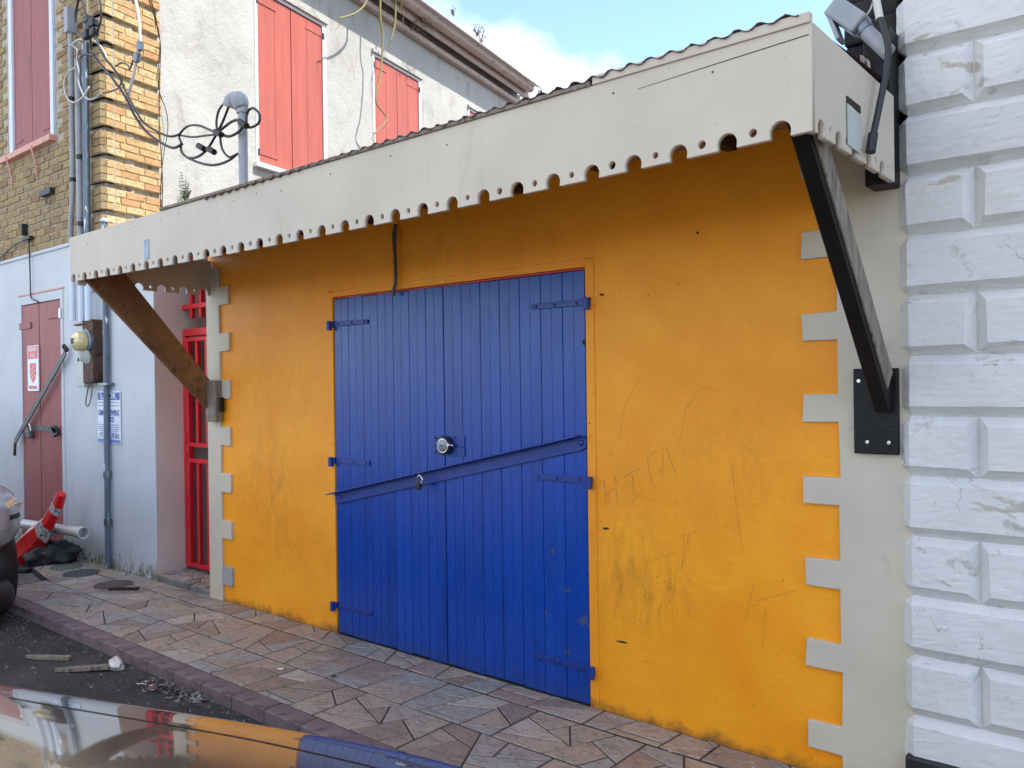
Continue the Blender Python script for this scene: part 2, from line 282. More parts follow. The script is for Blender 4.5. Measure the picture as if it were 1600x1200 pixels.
class MB:
    def __init__(s, T=None): s.v = []; s.f = []; s.T = T
    def add(s, vs, fs):
        k = len(s.v); s.v += [Vector(p) for p in vs]; s.f += [tuple(i+k for i in f) for f in fs]; return s
    def box(s, x0, x1, y0, y1, z0, z1):
        return s.add([(x, y, z) for x in (x0, x1) for y in (y0, y1) for z in (z0, z1)],
                     [(0, 1, 3, 2), (4, 6, 7, 5), (0, 4, 5, 1), (2, 3, 7, 6), (0, 2, 6, 4), (1, 5, 7, 3)])
    def prism(s, poly, y0, y1):
        """polygon in x,z drawn anticlockwise seen from -y, between y0 (front) and y1"""
        n = len(poly)
        return s.add([(x, y0, z) for x, z in poly] + [(x, y1, z) for x, z in poly],
                     [tuple(range(n)), tuple(range(2*n-1, n-1, -1))] + [(i, i+n, (i+1) % n+n, (i+1) % n) for i in range(n)])
    def beam(s, a, b, w, h, upv=(0, 0, 1)):
        a, b = Vector(a), Vector(b); d = (b-a).normalized(); sx = d.cross(Vector(upv)).normalized(); sz = sx.cross(d)
        vs = [p + sx*i*w/2 + sz*j*h/2 for p in (a, b) for i, j in ((-1, -1), (1, -1), (1, 1), (-1, 1))]
        return s.add(vs, [(0, 1, 2, 3), (7, 6, 5, 4)] + [(i, i+4, (i+1) % 4+4, (i+1) % 4) for i in range(4)])
    def tube(s, pts, r, seg=8, smooth=4, cap=True):
        P = [Vector(p) for p in pts]
        if smooth and len(P) > 2:
            Q = []
            for i in range(len(P)-1):
                p0, p1, p2, p3 = P[max(i-1, 0)], P[i], P[i+1], P[min(i+2, len(P)-1)]
                for k in range(smooth):
                    t = k/smooth
                    Q.append(.5*((2*p1)+(p2-p0)*t+(2*p0-5*p1+4*p2-p3)*t*t+(3*p1-p0-3*p2+p3)*t**3))
            P = Q + [P[-1]]
        rs = r if isinstance(r, (list, tuple)) else None
        n = len(P); vs = []; last = None
        for i, p in enumerate(P):
            d = (P[min(i+1, n-1)]-P[max(i-1, 0)]).normalized()
            if last is None: last = d.orthogonal().normalized()
            a = (last - d*last.dot(d)); a = a.normalized() if a.length > 1e-6 else d.orthogonal().normalized(); last = a; b = d.cross(a)
            rr = r if rs is None else rs[0] + (rs[1]-rs[0])*i/(n-1)
            vs += [p + (a*math.cos(2*math.pi*k/seg) + b*math.sin(2*math.pi*k/seg))*rr for k in range(seg)]
        fs = [(i*seg+k, i*seg+(k+1) % seg, (i+1)*seg+(k+1) % seg, (i+1)*seg+k) for i in range(n-1) for k in range(seg)]
        if cap: fs += [tuple(range(seg))[::-1], tuple(range((n-1)*seg, n*seg))]
        return s.add(vs, fs)
    def lathe(s, prof, c, axis=(0, 0, 1), seg=20):
        """prof: (radius, height) list"""
        ax = Vector(axis).normalized(); a = ax.orthogonal().normalized(); b = ax.cross(a); c = Vector(c); n = len(prof)
        vs = [c + ax*h + (a*math.cos(2*math.pi*k/seg)+b*math.sin(2*math.pi*k/seg))*max(r, 1e-4) for r, h in prof for k in range(seg)]
        fs = [(i*seg+k, i*seg+(k+1) % seg, (i+1)*seg+(k+1) % seg, (i+1)*seg+k) for i in range(n-1) for k in range(seg)]
        fs += [tuple(range(seg))[::-1], tuple(range((n-1)*seg, n*seg))]
        return s.add(vs, fs)
    def mesh(s, name, off=Vector((0, 0, 0)), smooth=False):
        me = bpy.data.meshes.new(name); vs = [s.T(p) if s.T else p for p in s.v]
        me.from_pydata([tuple(p-off) for p in vs], [], s.f)
        bm = bmesh.new(); bm.from_mesh(me); bmesh.ops.recalc_face_normals(bm, faces=bm.faces); bm.to_mesh(me); bm.free()
        if smooth:
            me.polygons.foreach_set('use_smooth', [True]*len(me.polygons))
            if smooth == 'auto': me.set_sharp_from_angle(angle=R(40))
        me.update(); return me
    def build(s, name, mat, parent=None, bevel=0, smooth=False, seg=2, loc=None):
        off = off_of(parent) if parent else Vector(loc or (0, 0, 0))
        o = link_mesh(name, s.mesh(name, off, smooth), mat, parent)
        if parent is None and loc: o.location = loc
        if bevel: bev(o, bevel, seg)
        return o
def bev(o, w, seg=2, ang=35):
    b = o.modifiers.new('bevel', 'BEVEL'); b.width = w; b.segments = seg; b.limit_method = 'ANGLE'; b.angle_limit = R(ang); return o
def curve_sheet(name, loops, t, T, mat, parent, bevel=0):
    """flat board with curved outline and holes: loops in 2-D, thickness t; T maps (u, v, w) to the world"""
    cu = bpy.data.curves.new(name, 'CURVE'); cu.dimensions = '2D'; cu.fill_mode = 'BOTH'; cu.extrude = t/2
    for lp in loops:
        sp = cu.splines.new('POLY'); sp.points.add(len(lp)-1); sp.use_cyclic_u = True
        for p, (u, v) in zip(sp.points, lp): p.co = (u, v, 0, 1)
    tmp = bpy.data.objects.new(name, cu); COL.objects.link(tmp)
    dg = bpy.context.evaluated_depsgraph_get(); me = bpy.data.meshes.new_from_object(tmp.evaluated_get(dg))
    bpy.data.objects.remove(tmp); off = off_of(parent)
    for v in me.vertices: v.co = T(v.co.x, v.co.y, v.co.z) - off
    bm = bmesh.new(); bm.from_mesh(me); bmesh.ops.remove_doubles(bm, verts=bm.verts, dist=1e-5); bmesh.ops.recalc_face_normals(bm, faces=bm.faces); bm.to_mesh(me); bm.free()
    me.name = name; me.materials.clear(); return link_mesh(name, me, mat, parent)
def text_mesh(name, body, size, T, mat, parent, align='CENTER', sx=1.0, bold=0):
    cu = bpy.data.curves.new(name, 'FONT'); cu.body = body; cu.size = size; cu.align_x = align; cu.align_y = 'CENTER'; cu.extrude = .0006; cu.offset = bold
    tmp = bpy.data.objects.new(name, cu); COL.objects.link(tmp)
    dg = bpy.context.evaluated_depsgraph_get(); me = bpy.data.meshes.new_from_object(tmp.evaluated_get(dg)); bpy.data.objects.remove(tmp)
    off = off_of(parent)
    for v in me.vertices: v.co = T(v.co.x*sx, v.co.y, v.co.z) - off
    me.name = name; me.materials.clear(); return link_mesh(name, me, mat, parent)
def circle(cx, cy, r, n=14): return [(cx+r*math.cos(2*math.pi*i/n), cy+r*math.sin(2*math.pi*i/n)) for i in range(n)]
J = lambda a: random.uniform(-a, a)
# ================================================================== GROUND
mb = MB(); mb.add([(-300, -300, -.07), (300, -300, -.07), (300, 300, -.07), (-300, 300, -.07)], [(0, 1, 2, 3)])
tag(mb.build('road', 'asphalt'), kind='structure', label='dark worn asphalt road with loose grit beside the kerb')
mb = MB(); mb.prism([(-9, -.12), (-3.5, -.12), (-3.5, -.06), (-9, -.06)], -1.0, .2)
tag(mb.build('concrete_apron', 'concrete'), kind='structure', label='low stained concrete strip left of the paved sidewalk')
side = MB()
side.add([], [])
def slab(poly, z0, z1):
    n = len(poly); side.add([(x, y, z1) for x, y in poly]+[(x, y, z0) for x, y in poly], [tuple(range(n)), tuple(range(2*n-1, n-1, -1))]+[(i, (i+1) % n, (i+1) % n+n, i+n) for i in range(n)])
slab([(-4.0, .25), (-3.85, -.44), (-3.22, -.55), (-3.2, -.93), (9, -.93), (9, .25)], -.14, -.0045)
sw = tag(side.build('sidewalk', 'grout'), kind='structure', label='narrow sidewalk paved with printed flagstone tiles')
# flagstones: tiles .61 x .37, each cut into irregular stones
def split(poly, a, b):
    """cut a convex polygon by the line through a, b"""
    L_, R_ = [], []; n = len(poly); d = (b[0]-a[0], b[1]-a[1]); sgn = lambda p: d[0]*(p[1]-a[1])-d[1]*(p[0]-a[0])
    for i in range(n):
        p, q = poly[i], poly[(i+1) % n]; sp, sq = sgn(p), sgn(q)
        (L_ if sp >= 0 else R_).append(p)
        if sp*sq < 0:
            t = sp/(sp-sq); x = (p[0]+(q[0]-p[0])*t, p[1]+(q[1]-p[1])*t); L_.append(x); R_.append(x)
    return L_, R_
def area(p): return abs(sum(p[i][0]*p[(i+1) % len(p)][1]-p[(i+1) % len(p)][0]*p[i][1] for i in range(len(p))))/2
def inset(poly, dd):
    n = len(poly); A = sum(poly[i][0]*poly[(i+1) % n][1]-poly[(i+1) % n][0]*poly[i][1] for i in range(n))
    if A < 0: poly = poly[::-1]
    out = []
    for i in range(n):
        p0, p1, p2 = Vector(poly[i-1]), Vector(poly[i]), Vector(poly[(i+1) % n])
        e1 = (p1-p0); e2 = (p2-p1)
        if e1.length < 1e-5 or e2.length < 1e-5: continue
        e1.normalize(); e2.normalize(); n1 = Vector((-e1.y, e1.x)); n2 = Vector((-e2.y, e2.x)); b = n1+n2; k = b.dot(n1)
        out.append(tuple(p1 + b*(dd/max(k, .35))))
    return out
def ok(poly, ref):
    n = len(poly)
    if n < 3: return False
    A = sum(poly[i][0]*poly[(i+1) % n][1]-poly[(i+1) % n][0]*poly[i][1] for i in range(n))/2
    return A > .12*area(ref) and A > 4e-4
def thin(p): return area(p)/sum((Vector(p[i])-Vector(p[i-1])).length for i in range(len(p)))**2
def tile_pattern(rng):
    w, h = .61, .37; ps = [[(0, 0), (w, 0), (w, h), (0, h)]]
    cuts = 0
    while len(ps) < rng.choice((7, 8, 9)) and cuts < 40:
        cuts += 1; ps.sort(key=area, reverse=True); p = ps.pop(0)
        cx = sum(q[0] for q in p)/len(p); cy = sum(q[1] for q in p)/len(p)
        bx = max(q[0] for q in p)-min(q[0] for q in p); by = max(q[1] for q in p)-min(q[1] for q in p)
        ang = (math.pi/2 if bx > by*1.25 else 0) + rng.uniform(-.62, .62)
        o = (cx+rng.uniform(-.22, .22)*bx, cy+rng.uniform(-.22, .22)*by)
        a, b = split(p, o, (o[0]+math.cos(ang), o[1]+math.sin(ang)))
        if len(a) < 3 or len(b) < 3 or min(area(a), area(b)) < .006 or min(thin(a), thin(b)) < .031: ps.append(p); continue
        ps += [a, b]
    return ps
rng = random.Random(21); pats = [tile_pattern(rng) for _ in range(5)]
def clip(poly, x0=None, y1=None, lines=()):
    for a, b in lines:
        poly = split(poly, a, b)[0]
        if len(poly) < 3: return None
    return poly
stones = []
holes = [(-3.6, -.25, .135), (-3.22, -.275, .15), (-2.56, -.295, .15)]
for row, (y0, off) in enumerate(((-.93, -.245), (-.565, 0.0), (-.195, .26))):
    for k in range(-8, 11):
        x0 = off + k*.612
        if x0 > 5.2: continue
        pat = pats[(k*3+row*2) % 5]; fl = (k+row) % 2
        for p in pat:
            q = [((.61-x if fl else x)*.999+x0, (.37-y if fl else y)*(.362/.37)+y0) for x, y in p]
            if fl and False: q = q[::-1]
            if area(q) and sum(q[i][0]*q[(i+1) % len(q)][1]-q[(i+1) % len(q)][0]*q[i][1] for i in range(len(q))) < 0: q = q[::-1]
            lim = [((5, -.004), (-5, -.004))]
            if row == 0: lim.append(((-3.2, 5), (-3.2, -5)))
            else: lim.append(((-3.22, -.55), (-3.85, -.44)) if False else ((-3.98, .25), (-3.84, -.44)))
            if row == 1: lim.append(((-3.86, -.44), (-3.1, -.565)))
            q = clip(q, lines=lim)
            if q and area(q) > .0004: stones.append(q)
stones.sort(key=lambda q: -area(q)/(((sum(p[0] for p in q)/len(q)-4.4)**2+(sum(p[1] for p in q)/len(q)+3.4)**2)))
def stone_mesh(q, z=0, parent=None, base=-.014):
    q = [p for i, p in enumerate(q) if math.hypot(p[0]-q[i-1][0], p[1]-q[i-1][1]) > .007]
    if len(q) < 3: return None
    a = inset(q, .0045); b = inset(a, .004)
    if len(a) != len(b) or not ok(b, q) or len(a) != len(q):
        cx, cy = sum(p[0] for p in q)/len(q), sum(p[1] for p in q)/len(q)
        a = [(cx+(x-cx)*.9, cy+(y-cy)*.9) for x, y in q]; b = [(cx+(x-cx)*.84, cy+(y-cy)*.84) for x, y in q]
    n = len(a); h = z + J(.0012)
    mb = MB(); mb.add([(x, y, base) for x, y in a]+[(x, y, h-.003) for x, y in a]+[(x, y, h+J(.0006)) for x, y in b],
        [tuple(range(2*n, 3*n))]+[(i, (i+1) % n, (i+1) % n+n, i+n) for i in range(n)]+[(i+n, (i+1) % n+n, (i+1) % n+2*n, i+2*n) for i in range(n)])
    return mb
cnt = 0; rest = MB()
for q in stones:
    mb = stone_mesh(q)
    if mb is None: continue
    if cnt < 295:
        c = sum((Vector((x, y, 0)) for x, y in q), Vector())/len(q)
        o = link_mesh('flagstone', mb.mesh('flagstone', c), 'flag', sw); o.location = c; cnt += 1
    else: rest.add(mb.v, mb.f)
if rest.v: tag(rest.build('flagstone_rest', 'flag', sw), kind='stuff')
# kerb stones
x = -3.2
while x < 6.2:
    w = random.uniform(.29, .31); mb = MB(); z = J(.0015)
    mb.box(x+.001, x+w-.001, -1.045+J(.002), -.934, -.16, .002+z)
    bev(link_mesh('kerb_stone', mb.mesh('kerb_stone', Vector((x, -1, 0))), 'kerb', sw), .008, 2).location = (x, -1, 0); x += w
# manhole covers let into the sidewalk
for (cx, cy, r), mt, lab in zip(holes, ('cover_green', 'cover', 'cover_brown'),
    ('greenish round utility cover, farthest along the sidewalk by the bin bag', 'dark grey round utility cover, middle one of three in the sidewalk', 'rusty brown round utility cover nearest the red gate step')):
    t = thing('utility_cover', (cx, cy, 0), lab, 'cover', 'round covers in the sidewalk')
    MB().lathe([(r, -.01), (r, .005), (r-.012, .008), (r-.016, .005)], (cx, cy, 0), seg=28).build('rim', 'cement' if mt == 'x' else mt, t, smooth='auto')
    mb = MB().lathe([(r-.018, -.01), (r-.018, .006), (r-.03, .0075)], (cx, cy, 0), seg=28)
    for a in range(5):
        yy = (a-2)*r*.34; hw = math.sqrt(max(.001, (r*.8)**2-yy*yy)); mb.box(cx-hw, cx+hw, cy+yy-.006, cy+yy+.006, .007, .0095)
    mb.build('lid', mt, t, smooth='auto')
mb = MB().tube([(-2.4, -.4, .002), (-2.32, -.33, .004), (-2.22, -.25, .002)], .02, 6); 
tag(mb.build('drain_slot', 'hole'), 'narrow dark broken slot in the tiles beside the rusty cover', 'slot')
# loose grit along the kerb
g = MB(); rg = random.Random(5)
for i in range(2600):
    if i < 1500: x = rg.uniform(-3.2, 2.2); y = -1.06-abs(rg.gauss(0, .16))
    else: x = rg.uniform(-3.6, 2.2); y = rg.uniform(-2.4, -1.06)
    s_ = rg.uniform(.003, .009) if rg.random() < .93 else rg.uniform(.01, .022)
    vs = [(x+rg.uniform(-1, 1)*s_, y+rg.uniform(-1, 1)*s_, -.07+rg.uniform(-.2, .2)*s_) for _ in range(3)]
    vs.append((x+rg.uniform(-.5, .5)*s_, y+rg.uniform(-.5, .5)*s_, -.07+s_*rg.uniform(.6, 1.2)))
    g.add(vs, [(0, 1, 3), (1, 2, 3), (2, 0, 3), (0, 2, 1)])
tag(g.build('grit', 'pebble'), 'loose grit and gravel scattered on the road by the kerb', 'grit', kind='stuff')

# ================================================================== YELLOW SHOP
shop = thing('yellow_shop', (-1.53, 0, 0), 'low shop with bright yellow plaster front and big blue double door', 'shop')
DX0, DX1, DH = 0.005, 2.008, 2.2
mb = MB()
mb.box(-1.53, DX0-.055, 0, .22, -.12, 2.74); mb.box(DX1+.055, 3.4, 0, .22, -.12, 2.74); mb.box(DX0-.055, DX1+.055, 0, .22, DH+.05, 2.74)
mb.build('wall', 'yellow', shop)
MB().box(-1.53, -1.31, .22, 5, -.12, 2.62).build('side_wall', 'rubble', shop)
MB().box(-1.3, 3.49, 4.8, 5, -.12, 3.0).build('back_wall', 'rubble', shop)
# door casing: flat yellow boards round the opening
for n_, b_ in (('jamb', (DX0-.0547, DX0-.004, -.005, .1, -.02, DH+.047)), ('jamb', (DX1+.004, DX1+.0547, -.005, .1, -.02, DH+.047)), ('lintel', (DX0-.0035, DX1+.0035, -.0045, .1, DH+.008, DH+.0497))):
    bev(MB().box(*b_).build('door_'+n_, 'yellow', shop), .002)
bev(MB().box(DX0-.003, DX1+.003, .02, .1, DH-.001, DH+.007).build('door_head_strip', 'sign_red', shop), .001)
def leaf(x0, x1, sgn):
    l = MB().box(x0+.003, x1-.003, .03, .055, .015, DH-.004).build('door_leaf', 'blue', shop)
    n = 7; w = (x1-x0-.006)/n
    for i in range(n):
        a = x0+.003+i*w; b = a+w; m_ = (a+b)/2; y = .004+J(.0012); g_ = .0045
        pr = [(a+.0009, y+g_), (a+.004, y), (m_-.003, y), (m_, y+.003), (m_+.003, y), (b-.004, y), (b-.0009, y+g_), (b-.0009, .03), (a+.0009, .03)]
        z0, z1 = .006+J(.004), DH-.008+J(.003); k = len(pr)
        mb = MB().add([(px, py, z0) for px, py in pr]+[(px, py, z1) for px, py in pr], [tuple(range(k))[::-1], tuple(range(k, 2*k))]+[(j, (j+1) % k, (j+1) % k+k, j+k) for j in range(k)])
        mb.build('plank', 'blue', l)
    xe = x0 if sgn < 0 else x1
    for z in (2.03, 1.135, .185):
        d = -sgn; ln = .34
        mb = MB().prism([(xe+d*.0, z-.018), (xe+d*ln, z-.014), (xe+d*(ln+.008), z), (xe+d*ln, z+.014), (xe+d*.0, z+.018)][::(1 if d > 0 else -1)], -.006, .004)
        for q in (.05, .19, .31): mb.lathe([(.009, 0), (.009, .004), (.005, .006)], (xe+d*q, -.006, z), (0, -1, 0), 8)
        mb.lathe([(.017, -.03), (.017, .03)], (xe-d*.022, -.022, z-.008), (0, 0, 1), 10)
        mb.box(min(xe-d*.035, xe+d*.01), max(xe-d*.035, xe+d*.01), -.018, -.002, z-.02, z+.02)
        mb.build('hinge', 'blue_metal', l, bevel=.002)
    return l
l1 = leaf(DX0, 1.006, -1); l2 = leaf(1.006, DX1, 1)
mb = MB().box(.925, 1.0, -.004, .004, 1.215, 1.33)
for q in ((.94, 1.23), (.94, 1.315), (.985, 1.23), (.94, 1.27)): mb.lathe([(.008, 0), (.008, .003), (.004, .005)], (q[0], -.004, q[1]), (0, -1, 0), 8)
mb.build('lock_plate', 'blue_metal', l1, bevel=.002)
mb = MB().box(1.01, 1.17, -.004, .004, 1.215, 1.33)
for q in ((1.155, 1.27), (1.1, 1.225), (1.1, 1.32)): mb.lathe([(.008, 0), (.008, .003), (.004, .005)], (q[0], -.004, q[1]), (0, -1, 0), 8)
mb.build('hasp_plate', 'blue_metal', l2, bevel=.002)
# quoins: relief strips with teeth
def teeth(x0, xe, xt, z0, z1, tz, h):
    """outline of a strip x0..xe with teeth reaching xt"""
    s_ = 1 if xt > xe else -1; p = [(x0, z0), (xe+J(.003), z0)]
    for z in tz: p += [(xe+J(.004), z+J(.003)), (xt+J(.005), z+J(.004)), (xt+J(.005), z+h+J(.004)), (xe+J(.004), z+h+J(.003))]
    p += [(xe, z1), (x0, z1)]; return p if s_ > 0 else p[::-1]
Tf = lambda y: (lambda u, v, w: Vector((u, y-w, v)))
random.seed(11)
q1 = curve_sheet('quoin', [teeth(-1.535, -1.355, -1.222, -.03, 2.54, [.476+.355*k for k in range(6)], .14)], .03, Tf(-.004), 'cream', shop); bev(q1, .004)
MB().prism([(-1.352, .125), (-1.235, .118), (-1.222, .15), (-1.224, .262), (-1.26, .272), (-1.352, .262)], -.016, .01).build('bare_quoin_tooth', 'cement', shop, bevel=.006)
q2 = curve_sheet('quoin', [teeth(3.53, 3.252, 3.106, -.03, 2.6, [.104+.337*k for k in range(8)], .113)], .03, Tf(-.004), 'cream', shop); bev(q2, .004)
MB().box(-1.5, 3.45, -.03, -.001, 2.69, 2.73).build('wall_plate', 'cream_board', shop, bevel=.003)
# marks on the yellow wall
def strokes(name, segs, w=.0035):
    mb = MB()
    for pts in segs:
        for (a, b), (c, d) in zip(pts, pts[1:]): 
            v = Vector((c-a, d-b)); nn = Vector((-v.y, v.x)).normalized()*w/2
            mb.add([(a+nn.x, -.0012, b+nn.y), (a-nn.x, -.0012, b-nn.y), (c-nn.x*.6, -.0012, d-nn.y*.6), (c+nn.x*.6, -.0012, d+nn.y*.6)], [(0, 1, 2, 3)])
    return mb
PX = 1/330.
def gp(x, y): return (2.028+(x-0)*.000557, 1.315-(y-200)*.000515+.00008*(x-145))
S1 = [[(145, 535), (150, 640), (158, 770)], [(180, 660), (186, 775)], [(150, 670), (245, 622)], [(265, 495), (268, 640), (282, 770)],
      [(350, 525), (430, 482), (520, 455)], [(436, 520), (440, 600), (452, 690)], [(420, 770), (470, 720), (530, 675)],
      [(585, 380), (605, 500), (650, 650)], [(580, 370), (640, 330), (700, 310)], [(735, 280), (738, 400), (728, 520)], [(690, 470), (745, 560)], [(768, 285), (800, 400), (865, 540)]]
for g0, g1 in ((0, 4), (4, 7), (7, 12)): tag(strokes('m', [[gp(*p) for p in s_] for s_ in S1[g0:g1]], .0028).build('scratched_letter', 'scratch', shop), kind='stuff')
rs = random.Random(3); SS = []
for i in range(9):
    x = rs.uniform(2.15, 2.95); z = rs.uniform(.45, 1.0); a = rs.choice((1.5, 1.35, 1.7, .4)); l_ = rs.uniform(.04, .2); SS.append([(x, z), (x+math.cos(a)*l_*.5+J(.006), z+math.sin(a)*l_*.5), (x+math.cos(a)*l_, z+math.sin(a)*l_)])
for i in range(10):
    x = rs.uniform(-1.0, -.2); z = rs.uniform(.7, 1.9); l_ = rs.uniform(.08, .3); SS.append([(x, z), (x+.03, z+l_*.6), (x+.08, z+l_)])
SS += [[(2.2, 1.35), (2.23, 1.5), (2.32, 1.66)], [(2.52, 1.33), (2.56, 1.5), (2.64, 1.6), (2.74, 1.58)], [(2.78, 1.25), (2.81, 1.0), (2.83, .86)]]
tag(strokes('m', SS, .0016).build('scuff_marks', 'scratch', shop), kind='stuff')
for (x, z, w, h) in ((2.115, .905, .035, .014), (2.11, 2.06, .03, .012), (2.0, 1.83, .02, .028), (2.2, .36, .06, .01), (2.63, 2.3, .012, .012)):
    p = [(x+math.cos(t)*w/2*(1+J(.3)), z+math.sin(t)*h/2*(1+J(.3))) for t in [i*.7 for i in range(9)]]
    MB().prism(p, -.0015, .004).build('chip', 'hole', shop)

# iron hook above the door
t = thing('door_hook', (.635, -.03, 2.2), 'thin dark iron strap hook hanging on the yellow wall above the blue door', 'hook')
MB().tube([(.636, -.02, 2.6), (.636, -.03, 2.5), (.642, -.03, 2.38), (.642, -.03, 2.25), (.628, -.035, 2.2), (.622, -.03, 2.17)], .011, 6).build('strap', 'iron', t, smooth=True)
mb = MB()
for i in range(5): mb.tube([(.625+.003*i, -.03, 2.55-.012*i), (.648, -.05, 2.545-.012*i), (.655-.002*i, -.03, 2.53-.012*i)], .007, 5)
mb.build('knotted_cord', 'iron', t, smooth=True)
# locking bar
t = thing('security_bar', (.07, -.03, .88), 'long blue painted angle iron bar slanting across the blue double door', 'bar')
a, b = Vector((.045, -.03, .895)), Vector((1.99, -.03, 1.325)); d_ = (b-a).normalized(); nn = Vector((-d_.z, 0, d_.x))
T = lambda p: a + d_*p.x + nn*p.z + Vector((0, p.y, 0))
LB = (b-a).length
mb = MB(T); mb.prism([(-.03, -.037), (LB-.02, -.037), (LB+.014, -.026), (LB+.024, 0), (LB+.014, .026), (LB-.02, .037), (-.03, .037)], .018, .025)
mb.build('flat_leg', 'blue_metal', t, bevel=.002)
mb = MB(T); mb.box(-.06, LB+.0, -.034, .019, .0315, .0385); mb.build('top_leg', 'blue_metal', t, bevel=.0015)
mb = MB(T).lathe([(.014, 0), (.014, .006), (.008, .01)], (LB-.01, .018, 0), (0, -1, 0), 12); mb.lathe([(.01, 0), (.01, .006), (.006, .009)], (.03, .018, 0), (0, -1, 0), 10); mb.build('bolt', 'blue_metal', t, smooth='auto')
t = thing('disc_padlock', (1.03, -.03, 1.275), 'round chrome disc padlock on the plate where the blue door leaves meet', 'padlock')
MB().lathe([(.044, -.004), (.047, .006), (.047, .022), (.042, .03)], (1.03, -.01, 1.275), (0, -1, 0), 28).build('body', 'steel', t, smooth='auto')
MB().lathe([(.035, 0), (.035, .003), (.032, .004)], (1.03, -.0395, 1.275), (0, -1, 0), 28).build('face', 'galv', t, smooth='auto')
MB().lathe([(.053, -.002), (.053, .02), (.049, .02), (.049, -.002)], (1.03, -.008, 1.275), (0, -1, 0), 28).build('guard_ring', 'black', t, smooth='auto')
MB().tube([(1.07, -.02, 1.275), (1.095, -.028, 1.28), (1.098, -.02, 1.268), (1.08, -.012, 1.27)], .006, 6).build('shackle', 'steel', t, smooth=True)
MB().box(1.014, 1.046, -.0442, -.043, 1.271, 1.279).build('stamped_name', 'iron', t)
t = thing('padlock', (.86, -.05, 1.03), 'small dark padlock with bright shackle hanging on the slanting blue bar', 'padlock')
MB().box(.835, .87, -.075, -.05, 1.012, 1.05).build('body', 'black', t, bevel=.006)
MB().tube([(.842, -.062, 1.046), (.845, -.065, 1.075), (.87, -.066, 1.098), (.888, -.064, 1.07), (.872, -.062, 1.046)], .0055, 6).build('shackle', 'steel', t, smooth=True)

# ================================================================== CANOPY
can = thing('canopy', (-1.5, -.5, 2.36), 'wooden canopy with cream scalloped fascia over the yellow shop front', 'canopy')
FZ = 2.36
def zbot(x): u = (x+1.55)/5.06; return 2.362 - .027*4*u*(1-u)*.9 - .008*u
def scallop(u0, u1, c0, pitch, r, top, zb, hole_r=.0135, holes_at=.5, zh=.03):
    """board outline (anticlockwise) with arches cut in its lower edge and a hole in every tooth"""
    lp = [(u0, zb(u0))]; hs = []; cs = []; c = c0
    while c < u1: 
        if c > u0+r: cs.append(c)
        c += pitch
    for c in cs:
        if c+r > u1: break
        z = zb(c)+.017
        lp.append((c-r*.93, zb(c)))
        for k in range(11):
            a = math.pi*1.08-(math.pi*1.16)*k/10; lp.append((c+r*math.cos(a), z+r*math.sin(a)))
        lp.append((c+r*.93, zb(c)))
    lp += [(u1, zb(u1)), (u1, top(u1)), (u0, top(u0))]
    for c in [cs[0]-pitch]+cs:
        h = c+pitch*holes_at
        if u0+.02 < h < u1-.015: hs.append(circle(h+J(.002), zb(h)+zh+J(.002), hole_r*random.uniform(.85, 1.1)))
    return [lp]+hs
random.seed(4)
fas = curve_sheet('fascia_board', scallop(-1.556, 3.512, 3.416-.1695*29, .1695, .0335, lambda x: 2.664+.001*x, zbot), .022, lambda u, v, w: Vector((u, -1.0-w, v)), 'cream_board', can)
TX = lambda X: (lambda u, v, w: Vector((X+w, u, v)))
curve_sheet('end_board', scallop(-.988, -.155, -.93, .155, .031, lambda x: 2.675, lambda x: 2.357, .012, .5, .035), .022, TX(3.4995), 'cream_board', can)
curve_sheet('end_board', scallop(-.988, -.008, -.905, .167, .034, lambda x: 2.6, lambda x: 2.335, .0135, .5, .03), .022, TX(-1.483), 'cream_board', can)
# thin top strip and battens
MB().box(2.75, 3.51, -1.018, -.99, 2.668, 2.7).build('fascia_top_strip', 'cream_board', can, bevel=.003)
MB().box(-.3, 2.74, -1.02, -.985, 2.667, 2.684).build('batten', 'grey_wood', can, bevel=.003)
MB().prism([(-.5, 2.4), (-.44, 2.4), (-.44, 2.52), (-.5, 2.52)], -1.0135, -1.0115).build('repair_plate', 'galv', can)
MB().prism([(-.7, -.69)]*0 or [(2.93, 2.612), (3.2, 2.622), (3.505, 2.633), (3.505, 2.6355), (3.2, 2.6242), (2.93, 2.6128)], -1.0123, -1.0105).build('crack', 'hole', can)
mb = MB().add([(3.5112, -.7, 2.38), (3.5112, -.56, 2.375), (3.5112, -.56, 2.505), (3.5112, -.7, 2.515)], [(0, 1, 2, 3)]); mb.add([(3.5135, -.7, 2.38), (3.5135, -.56, 2.375), (3.5135, -.56, 2.505), (3.5135, -.7, 2.515)], [(0, 1, 2, 3)])
mb.build('patch_plate', 'meter_grey', can)
MB().box(3.5112, 3.514, -.7, -.56, 2.512, 2.535).build('plate_dark_strip', 'hole', can)  # dark strip along the top of the patch plate
# frame under the roof
for k in range(9): MB().beam((-1.4+k*.6, -.98, 2.605), (-1.4+k*.6, .2, 2.676), .05, .05).build('rafter', 'dark_wood', can, bevel=.003)
MB().box(-1.46, 3.47, -.985, -.94, 2.44, 2.52).build('front_beam', 'dark_wood', can, bevel=.004)
for k in range(8):
    y = -.93+k*.118; z = 2.642+(y+.98)*.06
    MB().beam((-1.46, y+.055, z), (3.47, y+.055, z), .112, .016).build('soffit_board', 'soffit_bounce', can)
